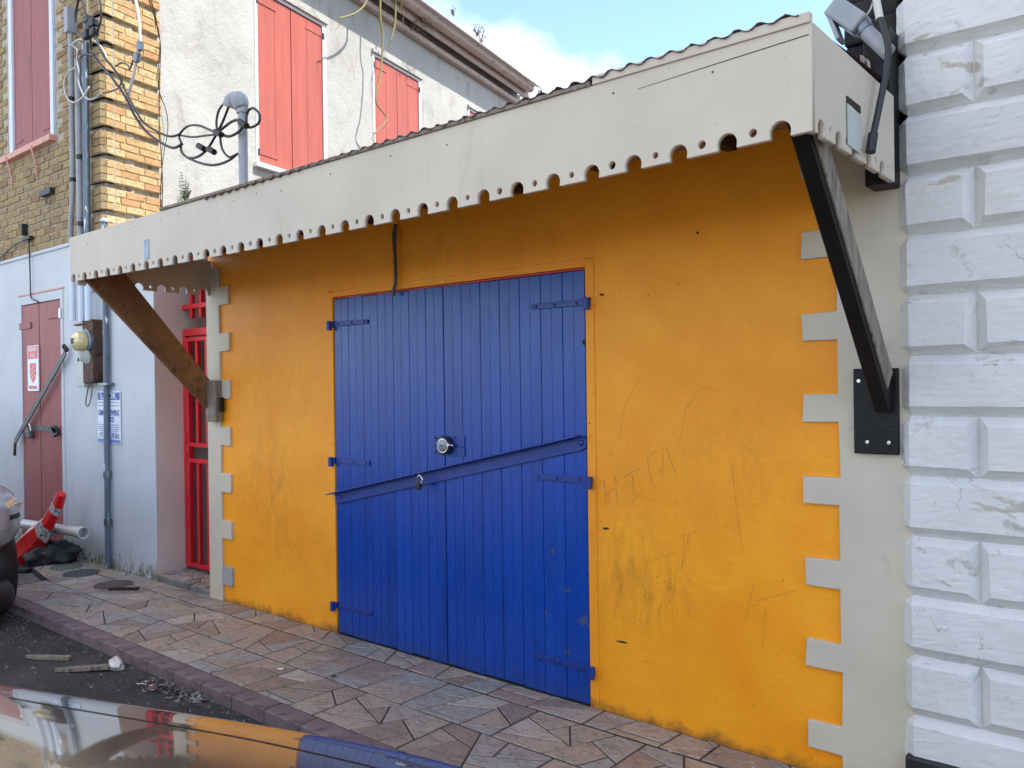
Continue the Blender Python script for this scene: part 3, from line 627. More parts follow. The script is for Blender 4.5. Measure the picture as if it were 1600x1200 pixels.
# corrugated sheets, overlapping, tilted
def corr(x0, x1, zl, y0=-1.045, y1=4.6, sl=.06):
    pitch = .076; n = int((x1-x0)/pitch*8); vs = []; 
    for j, y in enumerate((y0, 0, y1)):
        for i in range(n+1):
            x = x0+(x1-x0)*i/n; z = zl(x)+.0072*math.sin(2*math.pi*x/pitch)+(y+1)*sl; vs.append((x, y+J(.004) if j == 0 else y, z))
    vs += [(x, y, z-.003) for x, y, z in vs]; m_ = n+1; k = 3*m_; fs = []
    for j in range(2):
        for i in range(n):
            a = j*m_+i; fs.append((a, a+1, a+1+m_, a+m_)); fs.append((a+k, a+m_+k, a+1+m_+k, a+1+k))
    for i in range(n): fs.append((i, i+k, i+1+k, i+1))
    return MB().add(vs, fs)
zr = lambda x: 2.662+(.011*(x-.1) if x > .1 else .05*(x-.1))
for i, (a, b) in enumerate(((-1.5, -.62), (-.66, .24), (.2, 1.1), (1.06, 1.96), (1.92, 2.82), (2.78, 3.48))):
    corr(a, b, lambda x: zr(x)+.004*(i % 2), y0=-1.024 if a > 0 else -.975).build('roof_sheet', 'corr', can, smooth=True)
# braces
mb = MB(); yz = [(-.93, 2.372), (-.66, 2.393), (-.66, 2.43), (-.03, 1.668), (-.03, 1.42)]
poly = [(-.945, 2.385), (-.945, 2.36), (-.035, 1.425), (-.035, 1.665), (-.68, 2.43), (-.9, 2.43)]
mb.add([(-1.475, y, z) for y, z in poly]+[(-1.435, y, z) for y, z in poly], [tuple(range(6)), tuple(range(11, 5, -1))]+[(i, (i+1) % 6, (i+1) % 6+6, i+6) for i in range(6)])
mb.build('brace', 'brown_wood', can, bevel=.004)
MB().box(-1.46, -1.325, -.075, -.02, 1.365, 1.68).build('brace_block', 'grey_wood', can, bevel=.005)
MB().box(-1.318, -1.292, -.05, -.02, 1.44, 1.55).build('brace_bolt_plate', 'black_wood', can, bevel=.003)
mb = MB(); mb.beam((3.437, -.045, 1.53), (3.437, -.93, 2.47), .056, .1, (0, 1, .9)); 
mb.build('brace', 'black_wood', can, bevel=.005)
MB().beam((3.469, -.1, 1.62), (3.469, -.93, 2.5), .008, .092, (0, 1, .9)).build('brace_lit_side', 'grey_wood', can, bevel=.002)  # paler slab: sky light on this side of the brace put into colour
pl = MB().box(3.318, 3.484, -.045, -.02, 1.333, 1.668).build('brace_plate', 'black_wood', can, bevel=.004)
for (x, z) in ((3.34, 1.62), (3.45, 1.63), (3.37, 1.38), (3.45, 1.38)): MB().lathe([(.007, 0), (.007, .004)], (x, -.045, z), (0, -1, 0), 10).build('screw', 'steel', pl)
# ================================================================== WHITE RUSTICATED BUILDING
wb = thing('rusticated_building', (3.5, 0, 0), 'white painted building with deeply grooved wall blocks right of the yellow shop', 'building')
MB().box(3.528, 14, -.022, 9, -.13, 13).build('wall', 'white_core', wb)  # carried up out of view, height set to shade the street
def block(x0, x1, z0, z1, ch=.035):
    y0, y1 = -.055, .3 ; c = ch
    X0, X1, Z0, Z1 = x0+.0, x1-.0, z0, z1
    fr = [(X0+c, y0, Z0+c), (X1-c, y0, Z0+c), (X1-c, y0, Z1-c), (X0+c, y0, Z1-c)]
    # left flank of the block is bevelled too (it shows at the corner)
    bk = [(X0, y0+c, Z0), (X1, y0+c, Z0), (X1, y0+c, Z1), (X0, y0+c, Z1)]
    bb = [(X0, y1, Z0), (X1, y1, Z0), (X1, y1, Z1), (X0, y1, Z1)]
    fr = [(a+J(.004), b, c_+J(.004)) for a, b, c_ in fr]
    return MB().add(fr+bk+bb, [(0, 1, 2, 3)]+[(i, (i+1) % 4, (i+1) % 4+4, i+4) for i in range(4)]+[(i+4, (i+1) % 4+4, (i+1) % 4+8, i+8) for i in range(4)])
def corner_block(x1, z0, z1, c=.035):
    y0, y1, x0 = -.055, 1.2, 3.49
    a = [(x0+c, y0, z0+c), (x1-c, y0, z0+c), (x1-c, y0, z1-c), (x0+c, y0, z1-c)]       # front field
    l = [(x0, y0+c, z0+c), (x0, y0+c, z1-c)]                                            # side field, front edge
    g0 = [(x0+c, y0+c, z0), (x1, y0+c, z0), (x1, y0+c, z1), (x0+c, y0+c, z1)]           # joint ring
    lb = [(x0, y1, z0+c), (x0, y1, z1-c)]; gb = [(x0+c, y1, z0), (x0+c, y1, z1)]; rb = [(x1, y1, z0), (x1, y1, z1)]
    vs = a+l+g0+lb+gb+rb   # 0-3 a, 4-5 l, 6-9 g0, 10-11 lb, 12-13 gb, 14-15 rb
    jj = lambda p: (p[0]+(J(.004) if p[1] < .9 else 0), p[1], p[2]+(J(.003) if p[1] < .9 else 0))
    vs = [jj(p) if i < 6 else p for i, p in enumerate(vs)]
    return MB().add(vs, [(0, 1, 2, 3), (0, 6, 7, 1), (1, 7, 8, 2), (2, 8, 9, 3), (0, 3, 5, 4), (0, 4, 6), (3, 9, 5), (4, 5, 11, 10), (4, 10, 12, 6), (5, 9, 13, 11), (10, 11, 13, 12), (7, 14, 15, 8), (12, 13, 15, 14), (6, 12, 14, 7), (9, 8, 15, 13)])
TXA = bpy.data.textures.new('lumps', 'CLOUDS'); TXA.noise_scale = .16; TXA.noise_depth = 2; TXB = bpy.data.textures.new('chips', 'CLOUDS'); TXB.noise_scale = .03; TXB.noise_depth = 3; TXB.noise_type = 'HARD_NOISE'
G0 = .116; PT = .2285; nb = 0; farb = MB()
for k in range(0, 56):
    z0, z1 = G0+k*PT, G0+(k+1)*PT; short = (k % 2 == 1)
    e = 3.752 if short else 4.02; xs = [e]
    while xs[-1] < 6.6: xs.append(xs[-1]+.53)
    near = k < 16
    def put(mb, near):
        global nb
        o = mb.build('block', 'white_block', wb); nb += 1
        s_ = o.modifiers.new('s', 'SUBSURF'); s_.subdivision_type = 'SIMPLE'; s_.levels = s_.render_levels = 4 if near == 2 else 2
        for tx, k_ in ((TXA, .006), (TXB, .004)):
            d_ = o.modifiers.new('d', 'DISPLACE'); d_.texture = tx; d_.texture_coords = 'GLOBAL'; d_.strength = k_; d_.mid_level = .5
    if near: put(corner_block(e, z0+.0006, z1-.0006), 2)
    else: farb.add(*(lambda b: (b.v, b.f))(corner_block(e, z0, z1)))
    for a, b in zip(xs, xs[1:]):
        mb = block(a+.0005, b-.0005, z0+.0006, z1-.0006)
        if near and b < 5.4: put(mb, 2 if a < 4.1 else 1)
        else: farb.add(mb.v, mb.f)
tag(farb.build('block_courses_above', 'white_block', wb), kind='stuff')
MB().box(3.497, 9, -.068, .05, -.13, .195).build('plinth', 'plinth', wb, bevel=.012)

# mouldy parapet, pipe and hanging cable over the canopy end
par = thing('parapet_stub', (3.4, .3, 2.62), 'black mouldy masonry stub between the canopy end and the white building', 'wall')
mb = MB(); 
for i in range(9):
    z = 2.63+i*.085; mb.box(3.27+J(.012), 3.487, .02+J(.015), 3.5, z, z+.087)
mb.build('masonry', 'mould', par, bevel=.012)
MB().box(3.40, 3.495, -.14, -.01, 2.36, 2.95).build('dark_gap_fill', 'black_wood', par, bevel=.005)  # black box put in for the dark gap beside the white building
t = thing('bent_pipe', (3.4, -.3, 2.8), 'grey metal service head and short slanted pipe at the canopy right end', 'pipe')
MB().beam((3.345, -.3, 3.005), (3.445, -.3, 2.905), .075, .085, (0, 1, 0)).build('head', 'grey_pipe', t, bevel=.008)
MB().prism([(3.325, 2.975), (3.345, 2.965), (3.375, 2.875), (3.362, 2.868)][::-1], -.335, -.262).build('cover_flap', 'grey_pipe', t, bevel=.003)
MB().tube([(3.43, -.3, 2.92), (3.535, -.3, 2.785)], .027, 14, 0).build('pipe', 'grey_pipe', t, smooth='auto')
MB().lathe([(.031, 0), (.031, .02)], (3.447, -.3, 2.9), (.6, 0, -.78), 14).build('collar', 'galv', t, smooth='auto')
mb = MB().tube([(3.47, -.3, 3.15), (3.5, -.32, 2.96), (3.545, -.36, 2.81), (3.552, -.385, 2.72), (3.545, -.47, 2.54), (3.535, -.527, 2.41)], .012, 8)
t = thing('hanging_cable', (3.54, -.4, 2.4), 'thick black cable with taped end hanging over the canopy end board', 'cable')
mb.build('sheath', 'black_gloss', t, smooth=True)
MB().tube([(3.538, -.512, 2.45), (3.534, -.53, 2.385)], .017, 8, 0).build('taped_end', 'black', t, smooth='auto')
MB().tube([(3.49, -.31, 3.03), (3.515, -.335, 2.9)], .0135, 8, 0).build('white_tape', 'white_cable', t, smooth='auto')
mb = MB(); 
for i in range(13): mb.v += [Vector((3.40+.035*(i/12), -.14+.02*math.sin(i*1.1), 2.70)), Vector((3.395+.03*(i/12), -.15+.02*math.sin(i*1.1), 2.86-.03*i/12))]
mb.f = [(2*i, 2*i+2, 2*i+3, 2*i+1) for i in range(12)]
o = mb.build('sheet_scrap', 'cream_board'); o.modifiers.new('t', 'SOLIDIFY').thickness = .003; tag(o, 'bent pale scrap of corrugated sheet behind the canopy end board', 'scrap')
o = MB().beam((3.26, -.75, 2.735), (3.36, -.6, 2.76), .09, .012).build('loose_board', 'trim_white', bevel=.002); tag(o, 'loose white board end lying under the service head', 'board')
t = thing('thin_wire', (3.43, -.25, 2.9), 'thin pale wire curling up from the grey service head', 'wire')
MB().tube([(3.42, -.27, 2.93), (3.46, -.25, 2.98), (3.48, -.24, 3.06), (3.52, -.24, 3.12)], .003, 5).build('strand', 'white_cable', t)

# ================================================================== LEFT BUILDING
bb = thing('brick_building', (-3.29, 0, 0), 'two storey yellow brick building with white plaster side and coral shutters', 'building')
TH = R(12.5); A0 = Vector((-3.29, 0, 0)); dv = Vector((-math.sin(TH), math.cos(TH), 0)); nv = Vector((math.cos(TH), math.sin(TH), 0))
TS = lambda p: A0 + dv*p.x - nv*p.y + Vector((0, 0, p.z))         # side frame: x along wall, y into wall (-y proud), z up
ZP = 3.03
# lower plaster storey with the opening of the pink door
PX0, PX1, PZ = -5.235, -4.245, 2.52
mb = MB(); mb.box(-9, PX0, -.004, .3, -.13, ZP); mb.box(PX1, -2.39, -.004, .3, -.13, ZP); mb.box(PX0, PX1, -.004, .3, PZ, ZP)
mb.build('lower_wall', 'bluewhite', bb)
MB().prism([(-9, ZP-.02), (-3.3, ZP-.02), (-3.3, ZP+.02), (-9, ZP+.02)], -.02, .05).build('ledge', 'bluewhite', bb, bevel=.012)
# brick storey (mortar ground), then bricks
WX0, WX1, WZ0, WZ1 = -5.52, -4.33, 4.13, 6.25
mb = MB(); mb.box(-9, WX0, .012, .3, ZP, 7.0); mb.box(WX1, -3.33, .012, .3, ZP, 7.0); mb.box(WX0, WX1, .012, .3, ZP, WZ0); mb.box(WX0, WX1, .012, .3, WZ1, 7.0)
bw = mb.build('brick_wall', 'mortar', bb)
rb = random.Random(9); bl, bh_, pz = .205, .056, .0735
def brick_mesh(l, h, seed):
    r = random.Random(seed); mb = MB(); j = lambda a: r.uniform(-a, a)
    mb.add([(sx*l/2+j(.006), y, sz*h/2+j(.004)) for y in (0, .05) for sx, sz in ((-1, -1), (1, -1), (1, 1), (-1, 1))], [(0, 1, 2, 3), (0, 4, 5, 1), (1, 5, 6, 2), (2, 6, 7, 3), (3, 7, 4, 0)])
    return mb
bm6 = [brick_mesh(bl, bh_, i).mesh('brick') for i in range(6)]
for me in bm6: me.materials.append(MT['brick'])
cand = []; row = 0; z = ZP+.055
while z < 6.95:
    x = -8.95+(row % 2)*.11+rb.uniform(-.02, .02)
    while x < -3.80:
        w = 1.0
        if not (WX0-.12 < x < WX1+.12 and WZ0-.06 < z < WZ1+.06): cand.append((x, z))
        x += .2225
    row += 1; z += pz
vis = lambda x, z: (x > -5.95 and z < 5.9)
near = [c for c in cand if vis(*c)]; near.sort(key=lambda c: -c[0]); keep = set(near[:300]); rest = MB()
for c in cand:
    y = .002+rb.uniform(-.003, .004)
    if c in keep:
        o = link_mesh('brick', rb.choice(bm6), None, bw, (c[0], y, c[1])); o.rotation_euler = (rb.uniform(-.02, .02), rb.uniform(-.02, .02), rb.uniform(-.02, .02))
    else:
        m_ = brick_mesh(bl, bh_, rb.random()); rest.add([v+Vector((c[0], y, c[1])) for v in m_.v], m_.f)
tag(rest.build('brick_rest', 'brick', bw), kind='stuff')
# corner quoin bands of brick: proud .045, both faces
MB(TS).box(.03, .6, .004, .3, ZP-.5, 7.0).build('corner_pier', 'mortar', bb)
bz = 3.005; k = 0
qm = [brick_mesh(.2, .058, 40+i) for i in range(5)]; qh = [brick_mesh(.135, .058, 60+i) for i in range(4)]
while bz < 6.7:
    h = .205
    core = MB(TS).box(-.005, .603, -.034, .2, bz, bz+h)
    # front return of the band (faces the street)
    fr = [(-3.76, bz), (-3.30, bz), (-3.30, bz+h), (-3.76, bz+h)]
    band = core.build('quoin_band', 'mortar_sunlit', bb)
    MB().box(-3.755, -3.262, -.030, .1, bz, bz+h).build('quoin_return', 'mortar', bb)
    for c in range(3):
        zc = bz+.035+c*.0675; jx = rb.uniform(-.02, .02); xs = [.1, .305+jx*.3, .51] if c % 2 == 0 else [.07, .243+jx*.3, .45+jx*.3, .581]
        for i, xc in enumerate(xs):
            src = qm if c % 2 == 0 else (qh if i in (0, 3) else qm)
            m_ = rb.choice(src); sc = .36 if (c % 2 and i == 3) else .98
            mb = MB(TS); mb.add([Vector((min(max(v.x*sc+xc, -.008), .606), v.y-.046+rb.uniform(-.0015, .0015), v.z+zc)) for v in m_.v], m_.f)
            if bz < 5.6: mb.build('brick', 'brick_sunlit', band)
        for xc in (-3.65, -3.44, -3.30) if c % 2 == 0 else (-3.54, -3.34):
            m_ = rb.choice(qm); mb = MB(); mb.add([Vector((min(max(v.x+xc, -3.757), -3.251), v.y-.042+rb.uniform(-.001, .001), v.z+zc)) for v in m_.v], m_.f); 
            if bz < 5.6: mb.build('brick', 'brick', band)
    bz += .2555; k += 1
# side wall
wins = [(1.95, 3.055, 4.14, 6.09), (4.125, 5.2, 4.14, 6.09), (6.69, 7.78, 4.14, 6.09)]
mb = MB(TS); xs = [.6]+[v for w in wins for v in (w[0], w[1])]+[8.9]
for a, b in zip(xs[0::2], xs[1::2]): mb.box(a, b, 0, .35, -.1, 6.9)
for w in wins: mb.box(w[0], w[1], 0, .35, -.1, w[2]); mb.box(w[0], w[1], 0, .35, w[3], 6.9)
mb.build('side_wall', 'lime', bb)
MB(TS).box(8.9, 9.6, -.02, .35, -.1, 7.05).build('rear_pier', 'lime', bb)
for wi, (a, b, z0, z1) in enumerate(wins):
    mb = MB(TS); mb.box(a-.045, a+.0, -.012, .08, z0, z1+.04); mb.box(b-.0, b+.07, -.012, .08, z0, z1+.04); mb.box(a+.001, b-.001, -.011, .08, z1-.0, z1+.04)
    fr = mb.build('window', 'trim_white', bb, bevel=.004)
    MB(TS).box(a-.06, b+.085, -.04, .05, z1+.042, z1+.085).build('drip_mould', 'lime', fr, bevel=.004)
    MB(TS).box(a-.09, b+.09, -.06, .06, z0-.06, z0-.003).build('sill', 'trim_white', fr, bevel=.006)
    c = (a+b)/2; n = 4
    for i in range(n):
        x0 = a+.006+(b-a-.012)*i/n; x1 = a+.006+(b-a-.012)*(i+1)/n; gp_ = .006 if i in (1, 2) else .0025
        MB(TS).box(x0+(gp_ if i == 2 else .0015), x1-(gp_ if i == 1 else .0015), .004+J(.002), .045, z0+.006, z1-.006).build('shutter_board', 'shutter', fr, bevel=.003)
    for x0, x1, xx in ((a+.01, a+.3, a-.012), (b-.3, b-.01, b+.012)):
        for zz in (z1-.12, z0+.12):
            MB(TS).box(x0, x1, -.003, .006, zz-.016, zz+.016).build('strap_hinge', 'shutter', fr, bevel=.002)
            MB(TS).box(xx-.012, xx+.014, -.022, -.004, zz-.035, zz+.035).build('hinge_pin', 'iron', fr)
    MB(TS).box(c-.004, c+.004, .02, .05, z0, z1).build('shutter_gap', 'hole', fr)
# eaves: moulding, frieze, boxed gutter, roof edge
MB(TS).prism([(.6, 6.66), (8.55, 6.66), (8.55, 6.74), (.6, 6.74)], -.10, .0).build('string_mould', 'eave', bb, bevel=.015)
MB(TS).prism([(.6, 6.78), (8.5, 6.78), (8.5, 6.955), (.6, 6.955)], -.20, -.17).build('eave_fascia', 'eave', bb, bevel=.004)
MB(TS).box(.6, 8.5, -.17, .3, 6.92, 6.94).build('eave_soffit', 'dark_wood', bb)
n = 12; mb = MB(TS); pr = [(-.20, 6.955), (-.21, 6.90), (-.25, 6.868), (-.31, 6.862), (-.355, 6.89), (-.37, 6.96), (-.362, 6.962), (-.345, 6.9), (-.31, 6.875), (-.26, 6.88), (-.225, 6.91), (-.215, 6.955)]
mb.add([(x, y, z) for x in (.4, 8.42) for y, z in pr], [tuple(range(12)), tuple(range(23, 11, -1))]+[(i, (i+1) % 12, (i+1) % 12+12, i+12) for i in range(12)])
mb.build('gutter', 'eave', bb)
MB(TS).add([(.3, -.44, 6.965), (8.6, -.44, 6.965), (8.6, 2.5, 8.3), (.3, 2.5, 8.3), (.3, -.44, 6.985), (8.6, -.44, 6.985), (8.6, 2.5, 8.32), (.3, 2.5, 8.32)], [(0, 3, 2, 1), (4, 5, 6, 7), (0, 1, 5, 4), (1, 2, 6, 5), (2, 3, 7, 6), (3, 0, 4, 7)]).build('roof', 'eave', bb)
# street window with shutters
mb = MB(); mb.box(WX0+.02, -5.41, -.012, .1, WZ0+.03, WZ1); mb.box(-4.425, WX1-.02, -.012, .1, WZ0+.03, WZ1); mb.box(-5.41, -4.425, -.011, .1, WZ1-.08, WZ1)
fr = mb.build('window', 'white_pipe', bb, bevel=.006)
for a, b in ((-5.408, -4.935), (-4.925, -4.427)):
    MB().box(a, b, .012, .05, WZ0+.045, WZ1-.085).build('shutter_board', 'pinkdoor', fr, bevel=.004)
MB().box(-5.68, -4.33, -.06, .06, WZ0-.035, WZ0+.028).build('sill', 'pink_sill', fr, bevel=.006)
for x in (-5.45, -4.78): MB().tube([(x, -.062, WZ0), (x, -.05, WZ0-.06), (x+.01, -.02, WZ0-.2), (x, -.012, WZ0-.33)], [.012, .008], 5).build('paint_drip', 'pink_sill', fr)
for a, b in ((-5.38, -5.2), (-4.65, -4.46)): MB().box(a, b, .006, .014, WZ0+.13, WZ0+.165).build('strap_hinge', 'pinkdoor', fr, bevel=.002)
# pink door
mb = MB(); mb.box(PX0-.055, PX0-.0, -.014, .1, -.1, PZ+.09); mb.box(PX1+.0, PX1+.055, -.014, .1, -.1, PZ+.09); mb.box(PX0+.001, PX1-.001, -.013, .1, PZ+.0, PZ+.09)
dr = mb.build('door', 'bluewhite', bb, bevel=.004)
for a, b in ((PX0+.006, -4.79), (-4.776, PX1-.006)): 
    MB().box(a, b, -.006, .06, -.06, PZ-.006).build('door_board', 'pinkdoor', dr, bevel=.004)
MB().box(-4.789, -4.777, .045, .07, -.05, PZ-.01).build('board_gap', 'hole', dr)
for a, b, zz in ((PX0-.05, -4.98, 2.3), (-4.55, PX1+.03, 2.37), (PX0-.06, -4.95, .12), (-4.5, PX1+.06, .05)): MB().box(a, b, -.018, -.004, zz-.035, zz+.035).build('strap_hinge', 'pinkdoor', dr, bevel=.003)
MB().box(PX1+.005, PX1+.04, -.03, -.0135, 2.33, 2.42).build('hinge_pin', 'steel', dr)
MB().prism([(PX0-.08, PZ+.098), (PX1+.08, PZ+.098), (PX1+.08, PZ+.112), (PX0-.08, PZ+.112)], -.016, .0).build('label_mould', 'pink_sill', dr)
# passage with its reveal, floor and walls
mb = MB(); mb.box(-2.62, -2.392, .302, 4, -.13, 3.0); mb.build('passage_wall', 'cream_dark', bb)
MB().box(-2.3895, -2.388, -.002, .4, .05, 2.98).build('passage_reveal', 'cream_dark', bb)
MB().box(-2.39, -1.53, 2.2, 2.4, -.1, 3.0).build('passage_end_wall', 'rubble', bb)
MB().box(-2.6, -1.3, .0, 4, 2.9, 3.0).build('passage_shade_cover', 'dark_wood', bb)  # unseen cover added to keep daylight out of the passage
mb = MB().box(-2.388, -1.537, -.012, 2.2, -.1, .045); st = mb.build('passage_step', 'concrete', bb, bevel=.008)
for i in range(3):
    for j in range(3):
        x0 = -2.385+i*.283; y0 = -.004+j*.2
        for q in pats[(i+j*2) % 5]:
            q = [(x0+x*.46, y0+y*.53) for x, y in q]
            if sum(q[a_][0]*q[(a_+1) % len(q)][1]-q[(a_+1) % len(q)][0]*q[a_][1] for a_ in range(len(q))) < 0: q = q[::-1]
            if area(q) > .0035:
                mb = stone_mesh(q, .058, base=.044)
                if mb: mb.build('flagstone', 'flag', st)

# ================================================================== RED GATE
gt = thing('red_gate', (-1.97, .27, .06), 'red painted steel bar gate in the passage beside the yellow shop', 'gate')
GX0, GX1, GZ0, GZ1 = -2.385, -1.545, .07, 2.13
def bars(lst, nm):
    for b_ in lst: MB().box(*b_).build(nm, 'red', gt, bevel=.003)
gy0, gy1 = .245, .295
bars([(GX0, GX0+.045, gy0, gy1, GZ0, GZ1), (GX1-.045, GX1, gy0, gy1, GZ0, GZ1), (GX0+.046, GX1-.046, gy0, gy1, GZ1-.06, GZ1)], 'frame_post')
lx0, lx1 = GX0+.058, GX1-.058
bars([(lx0, lx0+.04, gy0-.006, gy1-.012, GZ0+.02, GZ1-.075), (lx1-.04, lx1, gy0-.006, gy1-.012, GZ0+.02, GZ1-.075)], 'leaf_stile')
bars([(lx0+.041, lx1-.041, gy0-.005, gy1-.012, z_, z_+.035) for z_ in (GZ0+.02, .985, 1.12, GZ1-.11)], 'leaf_rail')
for i in range(4):
    x_ = lx0+.165+i*.155
    bars([(x_-.018, x_+.018, gy0+.0, gy1-.016, GZ0+.056, .983), (x_-.018, x_+.018, gy0+.0, gy1-.016, 1.156, GZ1-.112)], 'bar')
for z_ in (.42, .62, 1.0, 1.16): MB().lathe([(.014, 0), (.014, .07)], (GX0+.05, gy0-.012, z_), (0, 0, 1), 8).build('hinge', 'red', gt, smooth='auto')
tr = thing('red_transom_grille', (-2.0, .27, 2.25), 'short red bar grille fixed above the red gate', 'grille')
for i in range(6): MB().box(-2.46+.03+i*.155, -2.46+.068+i*.155, .25, .288, 2.22, 2.75).build('bar', 'red', tr, bevel=.003)
MB().box(-2.39, -1.545, .244, .294, 2.3, 2.34).build('rail', 'red', tr, bevel=.003)
# ------------------------------------------------------------------ cable and vine courses, in metres
PT_swagA = [(-2.995,-0.18,4.697),(-2.919,-0.161,4.532),(-2.69,-0.143,4.313),(-2.54,-0.124,4.092),(-2.414,-0.105,3.918),(-2.344,-0.086,3.833),(-2.169,-0.067,3.731),(-1.998,-0.049,3.659),(-1.881,-0.03,3.655)]
PT_swagB = [(-3.109,-0.18,4.717),(-3.106,-0.161,4.581),(-2.845,-0.143,4.351),(-2.597,-0.124,4.105),(-2.47,-0.105,3.919),(-2.314,-0.086,3.757),(-2.118,-0.067,3.632),(-1.95,-0.049,3.557),(-1.853,-0.03,3.568)]
PT_dropA = [(-3.317,-0.16,5.357),(-3.391,-0.16,5.149),(-3.448,-0.16,5.039),(-3.439,-0.16,4.92),(-3.348,-0.16,4.825),(-3.193,-0.16,4.758)]
PT_dropB = [(-3.436,-0.16,5.396),(-3.312,-0.16,5.125),(-3.237,-0.16,4.988),(-3.188,-0.16,4.894)]
PT_dropC = [(-3.024,-0.16,5.261),(-2.956,-0.16,5.016),(-2.937,-0.16,4.854),(-3.002,-0.16,4.767)]
PT_conn = [(-3.165,-0.17,4.906),(-3.064,-0.17,4.843),(-3.141,-0.17,4.831),(-3.054,-0.17,4.762),(-3.195,-0.17,4.773)]
PT_loopA = [(-3.512,-0.14,4.578),(-3.65,-0.14,4.571),(-3.751,-0.14,4.519),(-3.754,-0.14,4.418),(-3.659,-0.14,4.306),(-3.496,-0.14,4.257),(-3.334,-0.14,4.284),(-3.241,-0.14,4.331)]
PT_loopB = [(-3.423,-0.14,4.806),(-3.573,-0.14,4.8),(-3.48,-0.14,4.728),(-3.483,-0.14,4.629),(-3.446,-0.14,4.52),(-3.462,-0.14,4.448),(-3.399,-0.14,4.334),(-3.296,-0.14,4.24),(-3.129,-0.14,4.202),(-3.002,-0.14,4.218)]
PT_loopC = [(-3.615,-0.14,4.799),(-3.477,-0.14,4.815),(-3.214,-0.14,4.753),(-3.026,-0.14,4.651),(-2.917,-0.14,4.549),(-2.895,-0.14,4.493)]
PT_loopD = [(-3.429,-0.14,4.632),(-3.322,-0.14,4.645),(-3.155,-0.14,4.595),(-3.093,-0.14,4.539)]
PT_loopE = [(-3.092,-0.1,4.249),(-2.919,-0.1,4.225),(-2.774,-0.1,4.219),(-2.713,-0.1,4.259),(-2.77,-0.1,4.328)]
PT_white = [(-2.587,-0.06,5.101),(-2.512,-0.06,4.914),(-2.461,-0.06,4.737),(-2.443,-0.06,4.56),(-2.445,-0.06,4.506),(-2.504,-0.06,4.425),(-2.576,-0.06,4.28),(-2.673,-0.06,4.139)]
PT_blackstub = [(-2.902,-0.06,4.451),(-2.782,-0.06,4.453),(-2.665,-0.06,4.401),(-2.632,-0.06,4.36),(-2.572,-0.06,4.426)]
PT_thinA = [(-3.337,0.444,5.466),(-3.345,0.478,5.358),(-3.355,0.526,5.242),(-3.366,0.574,5.118),(-3.37,0.594,4.97),(-3.365,0.568,4.712),(-3.367,0.579,4.51),(-3.384,0.656,4.334),(-3.387,0.668,4.148),(-3.375,0.612,3.883),(-3.367,0.577,3.532),(-3.368,0.581,3.315)]
PT_thinB = [(-3.349,0.499,5.367),(-3.36,0.547,5.232),(-3.366,0.574,5.087),(-3.372,0.6,4.941),(-3.367,0.58,4.591),(-3.366,0.573,4.154),(-3.37,0.591,3.909),(-3.372,0.6,3.599),(-3.369,0.588,3.316)]
PT_m1 = [(-1.852,-0.02,3.57),(-1.9,-0.02,3.651),(-1.779,-0.02,3.698),(-1.606,-0.02,3.672),(-1.421,-0.02,3.594),(-1.287,-0.02,3.542)]
PT_m2 = [(-1.871,-0.02,3.594),(-1.863,-0.02,3.511),(-1.708,-0.02,3.421),(-1.428,-0.02,3.33),(-1.205,-0.02,3.319),(-1.066,-0.02,3.35)]
PT_m3 = [(-1.333,-0.03,3.549),(-1.12,-0.03,3.596),(-0.985,-0.03,3.572),(-1.004,-0.03,3.51),(-1.158,-0.03,3.494),(-1.288,-0.03,3.545)]
PT_m4 = [(-1.177,-0.03,3.77),(-1.293,-0.03,3.719),(-1.331,-0.03,3.616),(-1.288,-0.03,3.535),(-1.256,-0.03,3.422),(-1.17,-0.03,3.344),(-1.076,-0.03,3.341)]
PT_m5 = [(-0.928,-0.03,3.532),(-0.918,-0.03,3.618),(-0.844,-0.03,3.634),(-0.765,-0.03,3.575),(-0.774,-0.03,3.513),(-0.871,-0.03,3.501),(-0.937,-0.03,3.524)]
PT_m6 = [(-1.141,-0.02,3.765),(-1.258,-0.02,3.628),(-1.377,-0.02,3.531),(-1.499,-0.02,3.456),(-1.65,-0.02,3.43),(-1.786,-0.02,3.455)]
PT_m7 = [(-1.9,-0.02,3.656),(-1.704,-0.02,3.601),(-1.514,-0.02,3.573),(-1.287,-0.02,3.542)]
PT_mastconn = [(-1.518,-0.03,3.478),(-1.372,-0.03,3.425),(-0.936,-0.03,3.533),(-1.271,-0.03,3.536)]
PT_v1 = [(-3.837,3.852,6.896),(-3.836,3.847,6.684),(-3.834,3.842,6.447),(-3.845,3.891,6.196),(-3.831,3.824,5.668),(-3.808,3.722,5.317),(-3.859,3.951,5.15),(-3.797,3.672,4.879)]
PT_v2 = [(-3.912,4.19,6.914),(-3.911,4.188,6.826),(-3.906,4.166,6.506),(-3.883,4.059,6.208)]
PT_v3 = [(-3.776,3.58,6.737),(-3.773,3.564,6.566),(-3.752,3.47,6.429),(-3.712,3.29,6.275),(-3.647,2.995,6.102)]
PT_v4 = [(-3.931,4.278,6.934),(-3.934,4.292,6.869),(-3.953,4.376,6.685)]
PT_nest = [(-4.166,4.875,6.869)]
PT_weeds = [(-4.257,6.211,7.057),(-4.288,6.35,7.008),(-4.103,5.516,7.11),(-4.766,8.505,6.87)]
PT_fern = [(-3.423,0.879,3.515),(-3.437,0.941,3.508)]
PT_wireL = [(-6.154,-0.03,3.059),(-5.763,-0.03,3.082),(-5.39,-0.03,3.166),(-5.073,-0.03,3.189),(-4.954,-0.03,3.175)]
PT_wireL2 = [(-4.954,-0.03,3.175),(-4.943,-0.03,3.014),(-4.934,-0.03,2.814),(-4.925,-0.03,2.601),(-4.859,-0.03,2.556),(-4.729,-0.03,2.52)]
